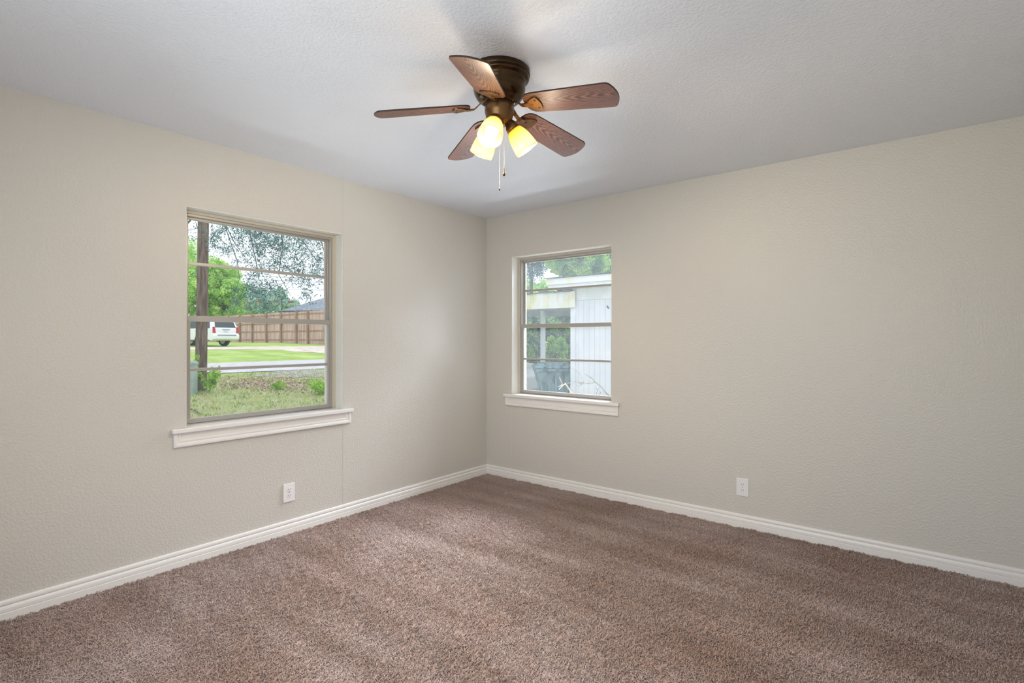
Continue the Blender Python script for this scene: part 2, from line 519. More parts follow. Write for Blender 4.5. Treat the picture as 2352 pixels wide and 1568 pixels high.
# ------------------------------------------------------------------ outlets
def outlet(label, T, uc, zc):
    root = empty('wall_outlet', T(Vector((uc, 0, zc)))); tag(root, label, 'outlet')
    O = T(Vector((0, 0, 0)))
    L = lambda p: T(p) - O
    bm = bmesh.new(); box(bm, (-.0395, -.0065, -.06), (.0395, 0.0005, .06), L); obj('cover_plate', fix(bm), M_PLATE, root, bevel=0.0025)
    for zz in (0.0195, -0.0195):
        bm = bmesh.new(); n = 24; A, B = [], []
        for k in range(n):
            x = .0172 * math.cos(2 * PI * k / n); z = max(-.0135, min(.0135, .0172 * math.sin(2 * PI * k / n)))
            A.append(bm.verts.new(L(Vector((x, -.0060, zz + z))))); B.append(bm.verts.new(L(Vector((x * .97, -.0078, zz + z * .97)))))
        for k in range(n): bm.faces.new((A[k], A[(k + 1) % n], B[(k + 1) % n], B[k]))
        bm.faces.new(B); r = obj('receptacle', fix(bm), M_PLATE, root)
        for sx, h in ((-.0065, .0042), (.0065, .0036)):
            bm = bmesh.new(); box(bm, (sx - .0012, -.0081, zz + .003 - h), (sx + .0012, -.0070, zz + .003 + h), L); obj('slot', fix(bm), M_DARK, r)
        bm = bmesh.new(); box(bm, (-.0024, -.0081, zz - .0105), (.0024, -.0070, zz - .0062), L); obj('ground_hole', fix(bm), M_DARK, r, bevel=0.001)
    bm = bmesh.new(); box(bm, (-.0025, -.0074, -.0025), (.0025, -.006, .0025), L); obj('screw', fix(bm), M_CHAIN, root, bevel=0.001)


outlet('white outlet low on the left wall below the utility pole window', T_L, -1.9875, 0.263)
outlet('white outlet low on the right wall, right of the carport window', T_R, 2.328, 0.267)


# ------------------------------------------------------------------ ceiling fan
def build_fan():
    FX, FY = 1.858, -2.037; ROT = math.atan2(RY, RX)
    fan = empty('ceiling_fan', (FX, FY, RH))
    tag(fan, 'bronze flush ceiling fan with five dark wood blades and three lit amber lamps', 'ceiling fan')
    z = lambda v: v - RH
    bm = bmesh.new()
    lathe(bm, [(.131, z(2.44)), (.1335, z(2.437)), (.1335, z(2.418)), (.1315, z(2.416)), (.1285, z(2.4155)), (.1285, z(2.4135)), (.1305, z(2.4125)), (.1305, z(2.406)), (.127, z(2.400)), (.121, z(2.397)), (.119, z(2.3965)), (.117, z(2.395))], 64)
    obj('canopy', fix(bm), M_BRONZE, fan, smooth=True)
    bm = bmesh.new()
    lathe(bm, [(.118, z(2.402)), (.1165, z(2.396)), (.1155, z(2.384)), (.113, z(2.382)), (.1135, z(2.360)), (.109, z(2.342)), (.100, z(2.325)), (.087, z(2.313)), (.074, z(2.309)), (.072, z(2.300)), (.066, z(2.299))], 64, cap1=True)
    obj('motor_housing', fix(bm), M_BRONZE, fan, smooth=True)
    bm = bmesh.new()
    lathe(bm, [(.050, z(2.302)), (.064, z(2.299)), (.064, z(2.262)), (.0615, z(2.256)), (.058, z(2.240)), (.050, z(2.222)), (.036, z(2.210)), (.018, z(2.204)), (.004, z(2.203))], 48, cap1=True)
    for k in range(6):
        a = k * PI / 3 + .2; bmesh.ops.create_icosphere(bm, subdivisions=1, radius=.003, matrix=Matrix.Translation((.0645 * math.cos(a), .0645 * math.sin(a), z(2.288))))
    obj('switch_housing', fix(bm), M_IRON, fan, smooth=True)

    # blades: outline in (r, s), r outward, s across (counter-clockwise side positive)
    half = [(.127, .012), (.130, .032), (.138, .047), (.152, .057), (.172, .0615), (.20, .063), (.30, .0665), (.42, .0705), (.49, .0725), (.503, .0715), (.513, .067), (.519, .059)]
    up = half + [(.528, .040), (.534, .020), (.536, 0)]
    dn = [(.534, -.020), (.528, -.040)] + [(r, -q) for r, q in half[::-1]]
    out = up + dn
    def blade_me():
        bm = bmesh.new(); t = .0035
        A = [bm.verts.new((r, s, -t)) for r, s in out]; B = [bm.verts.new((r, s, t)) for r, s in out]; n = len(out)
        f0 = bm.faces.new(A[::-1]); f1 = bm.faces.new(B)
        for k in range(n):
            f = bm.faces.new((A[k], A[(k + 1) % n], B[(k + 1) % n], B[k])); f.material_index = 1
        fix(bm); return bm
    def iron_me():
        bm = bmesh.new()
        # S-shaped arm, flat bar swept from the motor to the blade
        path = [(.052, .0, .020), (.070, 0, .019), (.084, 0, .013), (.098, 0, .001), (.112, 0, -.008), (.130, 0, -.0095), (.152, 0, -.0085)]
        hw = [.016, .014, .011, .009, .009, .011, .014]
        R = []
        for (x, y, q), h in zip(path, hw):
            R.append([bm.verts.new((x, -h, q - .003)), bm.verts.new((x, h, q - .003)), bm.verts.new((x, h, q + .003)), bm.verts.new((x, -h, q + .003))])
        for a, b in zip(R, R[1:]):
            for k in range(4): bm.faces.new((a[k], a[(k + 1) % 4], b[(k + 1) % 4], b[k]))
        bm.faces.new(R[0][::-1]); bm.faces.new(R[-1])
        # shield plate under the blade
        sh = [(.140, 0), (.148, .018), (.165, .034), (.186, .043), (.197, .040), (.203, .022), (.206, 0), (.203, -.022), (.197, -.040), (.186, -.043), (.165, -.034), (.148, -.018)]
        A = [bm.verts.new((r, s, -.0035)) for r, s in sh]; B = [bm.verts.new((r * .995 + .0005, s * .97, -.0105)) for r, s in sh]; n = len(sh)
        for k in range(n): bm.faces.new((A[k], A[(k + 1) % n], B[(k + 1) % n], B[k]))
        bm.faces.new(B[::-1]); bm.faces.new(A)
        for r, s in ((.162, 0), (.186, .024), (.186, -.024)):
            lathe(bm, [(.005, 0), (.004, -.0025), (.001, -.003)], 10, Matrix.Translation((r, s, -.0105)), cap1=True)
        return fix(bm)
    b0 = obj('blade', blade_me(), [M_BLADE, M_BLADE_EDGE], fan, bevel=0.0012)
    i0 = obj('blade_bracket', iron_me(), M_IRON, b0, bevel=0.0012)
    # the bracket's arm reaches back to the motor, so the blade pitches about its own axis
    for k in range(5):
        b = b0 if k == 0 else b0.copy()
        if k:
            C.objects.link(b); i = i0.copy(); C.objects.link(i); i.parent = b
        b.parent = fan
        az = math.radians(43.3 + 72 * k) + ROT
        b.matrix_local = Matrix.Translation((0, 0, z(2.292))) @ Matrix.Rotation(az, 4, 'Z') @ Matrix.Rotation(math.radians(7.4), 4, 'Y') @ Matrix.Rotation(math.radians(-13), 4, 'X')

    # three lamp holders with amber bell shades
    tilt = math.atan2(.126 - .060, 2.201 - 2.11)
    def holder_bm():
        bm = bmesh.new()
        lathe(bm, [(.016, .034), (.022, .022), (.029, .012), (.0315, .002), (.0315, -.010), (.029, -.0115)], 32, cap0=True)
        tube(bm, [(-.016, 0, .060), (-.010, 0, .040), (0, 0, .026)], [.017, .017, .018], 16)
        return fix(bm)
    def shade_bm():
        bm = bmesh.new()
        pr = [(.0265, -.004), (.031, -.010), (.037, -.020), (.0425, -.034), (.0472, -.052), (.0505, -.072), (.0528, -.092), (.054, -.112)]
        inn = [(r - .0028, q) for r, q in pr[::-1]]
        lathe(bm, pr + [(.0526, -.1135)] + inn, 40); return fix(bm)
    def bulb_bm():
        bm = bmesh.new()
        lathe(bm, [(.011, -.006), (.012, -.020), (.016, -.034), (.0235, -.050), (.0275, -.064), (.0265, -.077), (.020, -.088), (.010, -.0935), (.002, -.0948)], 28, cap0=True, cap1=True); return fix(bm)
    h0 = obj('lamp_holder', holder_bm(), M_IRON, fan, smooth=True)
    s0 = obj('lamp_shade', shade_bm(), M_SHADE, h0, smooth=True); s0['label'] = 'amber glass shade'
    u0 = obj('light_bulb', bulb_bm(), M_BULB, h0, smooth=True)
    for k in range(3):
        h, s, u = (h0, s0, u0) if k == 0 else (h0.copy(), s0.copy(), u0.copy())
        if k:
            for q in (h, s, u): C.objects.link(q)
            s.parent = h; u.parent = h; h.parent = fan
        az = math.radians(13 - 120 * k) + ROT
        h.matrix_local = Matrix.Translation((.060 * math.cos(az), .060 * math.sin(az), z(2.201))) @ Matrix.Rotation(az, 4, 'Z') @ Matrix.Rotation(-tilt, 4, 'Y')
        d = bpy.data.lights.new('bulb_glow', 'SPOT'); d.energy = LAMP_W; d.color = LAMP_COL; d.shadow_soft_size = 0.03
        d.spot_size = math.radians(165); d.spot_blend = 0.5
        lo = bpy.data.objects.new('bulb_glow', d); C.objects.link(lo); lo.parent = h; lo.location = (0, 0, -.125)
        d = bpy.data.lights.new('bulb_halo', 'POINT'); d.energy = LAMP_W * .085; d.color = LAMP_COL; d.shadow_soft_size = 0.03
        lo = bpy.data.objects.new('bulb_halo', d); C.objects.link(lo); lo.parent = h; lo.location = (0, 0, -.16)

    # pull chains
    inv = Matrix.Rotation(ROT, 4, 'Z')
    for nm, (r, f_), z1, fob in (('long', (.002, -.035), 1.925, 'bead'), ('short', (.021, -.030), 2.010, 'bell')):
        p = inv @ Vector((r, f_, 0)); bm = bmesh.new()
        q = 2.214
        while q > z1:
            bmesh.ops.create_icosphere(bm, subdivisions=1, radius=.0016, matrix=Matrix.Translation((p.x, p.y, z(q)))); q -= .0042
        tube(bm, [(p.x, p.y, z(2.216)), (p.x, p.y, z(z1))], .0005, 5)
        ch = obj('pull_chain', fix(bm), M_CHAIN, fan, smooth=True)
        bm = bmesh.new()
        if fob == 'bell': lathe(bm, [(.002, 0), (.0025, -.004), (.004, -.014), (.0058, -.024), (.0058, -.029), (.003, -.032)], 16, Matrix.Translation((p.x, p.y, z(z1))), True, True)
        else: lathe(bm, [(.0018, 0), (.003, -.004), (.003, -.009), (.001, -.012)], 12, Matrix.Translation((p.x, p.y, z(z1))), True, True)
        obj('chain_fob', fix(bm), M_FOB, ch, smooth=True)


build_fan()


# ================================================================== outdoors
GX = [-4, 4, 7, 10.9, 14.5, 20, 25.6, 31, 33, 40, 60, 90, 160]
GZ = [-.30, -.30, -.12, 0, .20, .30, .70, .815, .84, 1.0, 1.08, 1.2, 1.4]


def gz(x, y=0):
    return float(np.interp(-x, GX, GZ))


def on_ground(px, py, lift=0.0):
    """Walk along the pixel's ray until it meets the ground."""
    p0 = None
    for k in range(60, 4000):
        p = at(px, py, k * 0.05)
        if p.z <= gz(p.x, p.y) + lift: return p
    return p


M_LAWN = mat('lawn_ground', srgb(160, 186, 100), .95, 0, .05)


def lawn_nodes():
    m = M_LAWN; n, l, b = nodes(m); co = coords(m)
    sx = n.new('ShaderNodeSeparateXYZ'); l.new(co, sx.inputs[0])
    far = n.new('ShaderNodeMapRange'); far.inputs[1].default_value = -12; far.inputs[2].default_value = -17; l.new(sx.outputs[0], far.inputs[0])
    thatch = ramp(m, noise(m, 2.2, 6, .65, co), [(.36, srgb(176, 166, 132)), (.56, srgb(176, 184, 134)), (.7, srgb(190, 196, 150))])
    green = ramp(m, noise(m, .9, 6, .6, co), [(.35, srgb(152, 178, 92)), (.65, srgb(184, 206, 122))])
    mx = n.new('ShaderNodeMix'); mx.data_type = 'RGBA'; l.new(far.outputs[0], mx.inputs[0]); l.new(thatch, mx.inputs[6]); l.new(green, mx.inputs[7])
    setcol(m, mx.outputs[2]); bump(m, noise(m, 14, 6, .7, co), .7, .05)


lawn_nodes()
M_ROAD = two_tone('grey_asphalt', srgb(186, 184, 186), srgb(204, 202, 204), 3, .35, .65, .9, 0.2, 80, 4, 0.1)
M_GRAVEL = two_tone('pale_gravel', srgb(196, 180, 164), srgb(226, 216, 206), 2.2, .35, .65, .95, 0.4, 60, 6, 0.1)
M_BARK = two_tone('bark', srgb(92, 82, 74), srgb(126, 114, 104), 8, rough=.9, bstr=.5, mscale=(1, 1, .2))
M_GRASS = leaf_mat('grass_blades', srgb(140, 164, 84), srgb(206, 216, 142), 2.0, .35)
M_DRYLEAF = leaf_mat('dry_leaves', srgb(140, 116, 102), srgb(236, 216, 198), 12.0, .1)
M_OAK = leaf_mat('oak_leaves', srgb(56, 96, 94), srgb(132, 172, 166), 4.0, .35)  # lightened: some haze is put into the leaf colour
M_TREE = leaf_mat('bright_leaves', srgb(150, 204, 100), srgb(238, 254, 178), 1.4, .5)
M_TREE2 = leaf_mat('mixed_leaves', srgb(110, 168, 84), srgb(204, 230, 136), 1.3, .5)
M_HEDGE = leaf_mat('hedge_leaves', srgb(36, 84, 46), srgb(196, 232, 146), 3.4, .35)  # bright highlights and dark gaps put into the leaf colour range
M_FARTREE = leaf_mat('hazed_far_leaves', srgb(176, 206, 190), srgb(210, 228, 214), .3, .4)  # distance haze put into the leaf colour
M_WEED = leaf_mat('weed_leaves', srgb(120, 170, 50), srgb(190, 226, 100), 6.0, .4)


# ground sheet following the slope up to the street
bm = bmesh.new()
xs = sorted(set([-160, -90, -60, -40, -33, -31, -28, -25.6, -23, -20, -17, -14.5, -12.5, -10.9, -9, -7, -5.5, -4, -2, 0, 4, 8]))
ys = [-60, -30, -15, -8, 0, 8, 16, 30, 60, 120]
G = [[bm.verts.new((x, y, gz(x))) for y in ys] for x in xs]
for i in range(len(xs) - 1):
    for j in range(len(ys) - 1): bm.faces.new((G[i][j], G[i + 1][j], G[i + 1][j + 1], G[i][j + 1]))
for f in bm.faces:
    if f.normal.z < 0: f.normal_flip()
g_ = obj('ground', bm, M_LAWN, smooth=True)
tag(g_, 'green lawn sloping up from the house to the fence', 'lawn', kind='structure')
for f in g_.data.polygons: pass


def strip(name, label, cat, xa, xb, m, y0=-60, y1=90, lift=.02, wob=0.0, xfun=None):
    """Flat strip of paving lying on the ground between x = xa and x = xb."""
    bm = bmesh.new(); rows = []; rnd = random.Random(3); N = 46
    for j in range(N):
        y = y0 + (y1 - y0) * j / (N - 1); row = []
        for k in range(7):
            x = xa + (xb - xa) * k / 6 + (rnd.uniform(-wob, wob) if k in (0, 6) else 0) + (xfun(y) * (1 - k / 6) if xfun else 0)
            row.append(bm.verts.new((x, y, gz(x) + lift)))
        rows.append(row)
    for a, b in zip(rows, rows[1:]):
        for k in range(6): bm.faces.new((a[k], a[k + 1], b[k + 1], b[k]))
    for f in bm.faces:
        f.normal_update()
        if f.normal.z < 0: f.normal_flip()
    o = obj(name, bm, m, smooth=True); tag(o, label, cat, kind='structure'); return o


strip('street', 'pale grey street crossing behind the utility pole', 'street', -14.3, -19.8, M_ROAD, wob=.05)
strip('driveway', 'pale gravel driveway strip in front of the board fence', 'driveway', -27.0, -31.0, M_GRAVEL, y0=-14, y1=44, lift=.012, wob=.25, xfun=lambda y: min(4.5, max(0, (y - 10.2) * 1.7)))


def leaf_me(name, P, size, m, seed=1, up=0.0, asp=.55, jit=.4):
    """One mesh of small pointed leaves at the points P."""
    rng = np.random.default_rng(seed); P = np.asarray(P); N = len(P)
    d = rng.normal(size=(N, 3)); d[:, 2] += up; d /= np.linalg.norm(d, axis=1)[:, None]
    e = np.cross(d, rng.normal(size=(N, 3))); e /= np.linalg.norm(e, axis=1)[:, None]
    nrm = np.cross(d, e)
    L = (size * (1 + jit * rng.uniform(-1, 1, N)))[:, None]
    V = np.stack([P - d * L * .5, P + e * L * asp * .5 + nrm * L * .07 - d * L * .05, P + d * L * .5, P - e * L * asp * .5 + nrm * L * .07 - d * L * .05], 1).reshape(-1, 3)
    Fc = np.arange(N * 4).reshape(N, 4)
    me = bpy.data.meshes.new(name)
    me.vertices.add(N * 4); me.vertices.foreach_set('co', V.ravel())
    me.loops.add(N * 4); me.loops.foreach_set('vertex_index', Fc.ravel())
    me.polygons.add(N); me.polygons.foreach_set('loop_start', np.arange(N) * 4)
    me.update(calc_edges=True); me.validate(); me.materials.append(m)
    return me


def leaf_obj(name, P, size, m, parent=None, **k):
    o = bpy.data.objects.new(name, leaf_me(name, P, size, m, **k)); C.objects.link(o)
    if parent: o.parent = parent
    return o


def blob_points(rng, N, c, r, clumps=40, spread=.33):
    """Leaf points in clumps over an ellipsoid crown, denser towards its skin."""
    c, r = np.array(c), np.array(r)
    d = rng.normal(size=(clumps, 3)); d /= np.linalg.norm(d, axis=1)[:, None]
    cc = d * (rng.uniform(.35, .95, clumps) ** .6)[:, None]
    k = rng.integers(0, clumps, N)
    q = rng.normal(size=(N, 3)); q /= np.linalg.norm(q, axis=1)[:, None]
    q *= (rng.uniform(.3, 1, N) ** .5 * spread)[:, None]
    return c + (cc[k] + q) * r


def tree(label, base, crowns, trunk_h, tr, leaf, n, m, group=None, seed=1, name='tree', bare=()):
    root = empty(name, base); tag(root, label, 'tree', group); rng = np.random.default_rng(seed); b = Vector(base)
    bm = bmesh.new(); top = Vector((rng.uniform(-.2, .2), rng.uniform(-.2, .2), trunk_h))
    tube(bm, [(0, 0, -.1), top * .35 + Vector((.08, .05, 0)), top * .7, top], [tr * 1.25, tr, tr * .85, tr * .6], 10)
    P = []
    for c, r, wgt in crowns:
        e = Vector(c) - b
        tube(bm, [top * .85, top.lerp(e, .5) + Vector((0, 0, -.1 * r[2])), e, e + Vector((0, 0, r[2] * .5))], [tr * .5, tr * .33, tr * .2, tr * .06], 7)
        for q in range(5):
            dd = Vector(rng.normal(size=3)).normalized(); dd.z = abs(dd.z) * .6
            tube(bm, [top.lerp(e, .55 + .08 * q), e + Vector((dd.x * r[0] * .4, dd.y * r[1] * .4, dd.z * r[2] * .4)), e + Vector((dd.x * r[0] * .8, dd.y * r[1] * .8, dd.z * r[2] * .8))], [tr * .22, tr * .12, tr * .03], 6)
        P.append(blob_points(rng, int(n * wgt), e, r, clumps=int(26 + 30 * wgt)))
    obj('trunk', bm, M_BARK, root, smooth=True)
    leaf_obj('foliage', np.concatenate(P), leaf, m, root, seed=seed)
    return root


# utility pole
p = on_ground(461, 895); base = at(461, 897, 13.0); base.z = gz(base.x); topv = at(468.5, 420, 13.0); dirv = (topv - base) / (topv.z - base.z)
pole = empty('utility_pole', base); tag(pole, 'weathered brown wooden utility pole standing on the lawn outside the left window', 'utility pole')
M_POLE = two_tone('weathered_pole', srgb(92, 74, 64), srgb(132, 114, 102), 6, rough=.9, bstr=.5, bscale=22, detail=6, mscale=(3, 3, .35))
bm = bmesh.new(); tube(bm, [dirv * h for h in (-.3, 0, 1.5, 3, 5, 7, 9)], [.140, .134, .129, .125, .119, .113, .105], 20)
obj('pole', bm, M_POLE, pole, smooth=True)
bm = bmesh.new(); bx_ = dirv * 8.3
box(bm, (bx_.x - .06, bx_.y - 1.2, 8.25), (bx_.x + .06, bx_.y + 1.2, 8.40)); obj('crossarm', bm, M_POLE, pole)

# telecom pedestal left of the pole
p = at(432, 899, 12.4); p.z = gz(p.x)
ped = empty('utility_pedestal', p, math.radians(25)); tag(ped, 'pale grey-green utility pedestal on the lawn just left of the pole', 'utility box')
M_PED = two_tone('grey_green_metal', srgb(150, 166, 160), srgb(172, 186, 180), 5, rough=.6)
h = CAM.z - (828 - HZ) / F * 12.4 - p.z
bm = bmesh.new(); box(bm, (-.14, -.14, -.05), (.14, .14, h - .07)); obj('cabinet_body', bm, M_PED, ped, bevel=.012)
bm = bmesh.new(); lathe(bm, [(.215, h - .10), (.215, h - .05), (.19, h - .02), (.10, h)], 4, Matrix.Rotation(PI / 4, 4, 'Z'), True, True); obj('lid', fix(bm), M_PED, ped, bevel=.01)


# weeds, leaf litter and grass on the near lawn
def weed(label, px, py, dep, r, hgt, n, size, seed, m=M_WEED, name='weed_clump', sprigs=7):
    b = at(px, py, dep); b.z = gz(b.x); rng = np.random.default_rng(seed)
    root = empty(name, b); tag(root, label, 'weed')
    bm = bmesh.new(); P = []
    for k in range(sprigs):
        a = rng.uniform(0, 2 * PI); q = rng.uniform(.3, 1) * r
        tip = Vector((q * math.cos(a), q * math.sin(a), hgt * rng.uniform(.55, 1)))
        mid = tip * .5 + Vector((0, 0, hgt * .12)); tube(bm, [(0, 0, -.02), mid, tip], [.008, .006, .003], 5)
        t = rng.uniform(.25, 1, n // sprigs)[:, None]
        P.append(np.where(t < .5, np.array(mid) * (t / .5), np.array(mid) + (np.array(tip) - np.array(mid)) * ((t - .5) / .5)) + rng.normal(0, .045 * max(1, r), (n // sprigs, 3)))
    obj('stems', bm, M_WEED, root); leaf_obj('leaves', np.concatenate(P), size, m, root, seed=seed, up=.4)
    return root


weed('bright green leafy weed clump at the right foot of the utility pole', 480, 900, 12.7, .32, .62, 210, .10, 3)
weed('tall yellow-green vine sprig climbing the left side of the utility pole', 452, 899, 12.75, .14, .86, 70, .10, 4, sprigs=4)
weed('low bright weed clump on the lawn at the right edge of the left window', 744, 897, 13.0, .55, .34, 420, .085, 6, sprigs=12)
weed('small weed tuft growing out of the middle of the dry leaves', 640, 888, 13.4, .25, .22, 120, .08, 8)

rng = np.random.default_rng(11)


def scatter(N, px0, px1, py0, py1, lift, dens=None):
    P = []
    while len(P) < N:
        px, py = rng.uniform(px0, px1), rng.uniform(py0, py1)
        if dens and rng.random() > dens(px, py): continue
        p = on_ground(px, py); P.append((p.x, p.y, gz(p.x) + lift))
    return np.array(P)


lit = scatter(1500, 480, 775, 866, 915, .025, lambda x, y: math.exp(-((x - 620) / 95) ** 2 - ((y - 884 - (x - 620) * .03) / 12) ** 2))
tag(leaf_obj('leaf_litter', lit, .085, M_DRYLEAF, seed=4, asp=.6), 'patch of fallen tan dry leaves on the near lawn', 'dry leaves', kind='stuff')
# grass blades over the near lawn, upright thin leaves
N = 26000
t_ = rng.uniform(5.2, 14.2, N); yy = rng.uniform(-4.5, 9.5, N)
gp = np.c_[-t_, yy, np.interp(t_, GX, GZ) + .025]
go_ = leaf_obj('lawn_grass', gp, .085, M_GRASS, seed=9, up=1.6, asp=.16); tag(go_, 'short green grass blades on the near lawn', 'grass', kind='stuff')
# grey gravel patch near the street
bm = bmesh.new(); c0 = on_ground(705, 858); R = []
for k in range(28):
    a = 2 * PI * k / 28; w_ = 1 + .15 * math.sin(3 * a) + .1 * math.sin(7 * a + 1)
    x, y = c0.x + 1.25 * w_ * math.cos(a), c0.y + 1.5 * w_ * math.sin(a); R.append(bm.verts.new((x, y, gz(x) + .012)))
cv = bm.verts.new((c0.x, c0.y, gz(c0.x) + .016))
for k in range(28): bm.faces.new((cv, R[k], R[(k + 1) % 28]))
tag(obj('gravel_patch', bm, two_tone('grey_gravel', srgb(150, 142, 142), srgb(186, 178, 178), 8, rough=.95, bstr=.4, bscale=50)), 'grey gravel patch on the lawn edge beside the street', 'gravel', kind='stuff')
# fallen sticks on the grass
for lab, pts in (('dark fallen stick on the grass at the lower left corner of the left window', [(428, 942), (441, 944), (446, 947)]),
                 ('short dark forked stick on the grass below the utility pole', [(448, 946), (456, 953), (463, 955)])):
    bm = bmesh.new(); q = [on_ground(*x) for x in pts]; q = [Vector((v.x, v.y, gz(v.x) + .035)) for v in q]
    tube(bm, q, [.02, .016, .008], 6); o = obj('stick', bm, M_BARK); tag(o, lab, 'stick', 'fallen sticks on the lawn')

# board fence behind the street
M_BOARD = two_tone('weathered_boards', srgb(174, 142, 132), srgb(222, 192, 186), 7, .3, .7, .9, mscale=(1, 1, .08))
M_POST = two_tone('cedar_posts', srgb(158, 124, 106), srgb(178, 146, 128), 5, rough=.9, mscale=(1, 1, .3))
FA, FB = at(555, 786, 50.0), at(747, 787, 42.0)
fd = (FB - FA).normalized(); fd.z = 0; fd.normalize(); fnv = Vector((fd.y, -fd.x, 0))
if fnv.dot(CAM - FA) < 0: fnv = -fnv
fence = empty('board_fence', (FA.x, FA.y, gz(FA.x))); tag(fence, 'long weathered grey-brown board fence with posts and rails across the street', 'fence')
z0 = gz(FA.x); FH = 2.62


def fence_param(px):
    a = at(px, HZ, 1.0) - CAM; a.z = 0
    # intersect camera ray with the fence line
    d = FA - CAM; den = a.x * fd.y - a.y * fd.x
    t = (d.x * fd.y - d.y * fd.x) / den; q = CAM + a * t
    return (q - FA).dot(fd)


u_lo, u_hi = fence_param(425), fence_param(800)
bm = bmesh.new(); u = u_lo; rnd = random.Random(2)
while u < u_hi:
    w_ = .140; o_ = rnd.uniform(-.006, .006); top_ = FH + rnd.uniform(-.02, .02)
    def TF(p_, uu=u): return fd * p_.x + fnv * p_.y + Vector((0, 0, p_.z))
    box(bm, (u, -.022 + o_, -.25), (u + w_, -.002 + o_, top_), TF); u += w_ + .006
obj('board_panel', fix(bm), M_BOARD, fence)
for zr in (.24, .98, 1.70, 2.42):
    bm = bmesh.new(); box(bm, (u_lo, 0, zr - .045), (u_hi, .04, zr + .045), lambda p_: fd * p_.x + fnv * p_.y + Vector((0, 0, p_.z))); obj('rail', fix(bm), M_POST, fence)
for px in (434, 470, 500, 527, 552, 581, 613, 647, 682, 709, 748, 790):
    u = fence_param(px); bm = bmesh.new(); box(bm, (u - .07, .03, -.3), (u + .07, .15, FH + .03), lambda p_: fd * p_.x + fnv * p_.y + Vector((0, 0, p_.z))); obj('fence_post', fix(bm), M_POST, fence)

# house behind the fence: hip roof seen above the boards
M_ROOF = two_tone('blue_grey_shingles', srgb(126, 134, 146), srgb(150, 158, 168), 2.5, rough=.9, bstr=.3, bscale=30)
M_HWALL = mat('pale_house_wall', srgb(206, 200, 190), .8)
ea, eb = at(641, 714, 62.0), at(960, 714, 58.0); eb.z = ea.z
hd = (eb - ea); hd.z = 0; hl = hd.length; hd.normalize(); hb = Vector((-hd.y, hd.x, 0))
if hb.dot(CAM - ea) > 0: hb = -hb
house = empty('neighbour_house', (ea.x, ea.y, gz(ea.x))); tag(house, 'house with blue-grey hip roof rising behind the board fence', 'house')
eh = ea.z - gz(ea.x)
TH_ = lambda p_: hd * p_.x + hb * p_.y + Vector((0, 0, p_.z))
bm = bmesh.new(); box(bm, (.5, .5, -.3), (hl - .5, 9.5, eh), TH_); obj('wall', fix(bm), M_HWALL, house)
bm = bmesh.new(); D_ = 10.0; rh = 2.7
q = [bm.verts.new(TH_(Vector(v))) for v in ((0, 0, eh), (hl, 0, eh), (hl, D_, eh), (0, D_, eh), (6.0, D_ / 2, eh + rh), (hl - 6, D_ / 2, eh + rh))]
for f in ((0, 1, 5, 4), (1, 2, 5), (2, 3, 4, 5), (3, 0, 4), (3, 2, 1, 0)): bm.faces.new([q[i] for i in f])
rf = obj('roof', fix(bm), M_ROOF, house)
bm = bmesh.new(); box(bm, (0, -.06, eh - .18), (hl, 0, eh + .02), TH_); obj('gutter', fix(bm), mat('dark_gutter', srgb(96, 100, 106), .6), house)
bm = bmesh.new(); v0 = at(717, 696, 64.2) - house.location; tube(bm, [v0 - Vector((0, 0, .6)), v0], .16, 8); obj('roof_vent', bm, M_DARK, rf)
bm = bmesh.new(); box(bm, (-6.2, 2.0, eh - .55), (.2, 6, eh - .35), TH_); obj('porch_roof', fix(bm), mat('dark_porch_edge', srgb(112, 118, 124), .7), house)
for x_ in (-5.9, -3.0): bm = bmesh.new(); box(bm, (x_, 2.2, -.2), (x_ + .15, 2.35, eh - .55), TH_); obj('porch_post', fix(bm), M_HWALL, house)

# traffic signals on a mast arm far beyond the fence
sig = empty('traffic_signal', at(643, 692, 74.0) * 1.0); b = at(643, 692, 74.0); sig.location = (b.x, b.y, gz(b.x))
tag(sig, 'distant traffic signal mast with a row of small signal heads above the fence', 'traffic signal')
M_GALV = mat('galvanised_steel', srgb(170, 184, 188), .5, .6); M_SIG = mat('brown_signal_back', srgb(130, 104, 92), .6); M_YEL = mat('yellow_signal_housing', srgb(236, 168, 60), .5)
hz_ = b.z - gz(b.x); bm = bmesh.new(); tube(bm, [(0, 0, -.3), (0, 0, hz_ + .4)], [.14, .09], 10); obj('mast', bm, M_GALV, sig)
rel = lambda px, py: at(px, py, 74.0) - sig.location
bm = bmesh.new(); tube(bm, [rel(672, 692), rel(643, 690), rel(600, 688.5), rel(552, 687)], [.05, .10, .08, .05], 8); obj('mast_arm', bm, M_GALV, sig)
rdir = Vector((RX, RY, 0)); fdir = Vector((-RY, RX, 0))
for px, py, m_, w_, h_ in ((636, 691.5, M_SIG, .42, .17), (668, 693, M_SIG, .40, .15), (598, 688.5, M_SIG, .36, .15), (563, 687.5, M_SIG, .30, .12), (563, 697, M_YEL, .24, .18), (596, 697, M_YEL, .24, .18)):
    c = rel(px, py); bm = bmesh.new()
    box(bm, (-w_, -.12, -h_), (w_, .12, h_), lambda p_: c + rdir * p_.x + fdir * p_.y + Vector((0, 0, p_.z)))
    hh = obj('signal_head', fix(bm), m_, sig, bevel=.03)
    bm = bmesh.new(); box(bm, (-.03, -.03, 0), (.03, .03, .55), lambda p_: c + rdir * p_.x + fdir * (p_.y + .1) + Vector((0, 0, p_.z))); obj('hanger', fix(bm), M_GALV, hh)

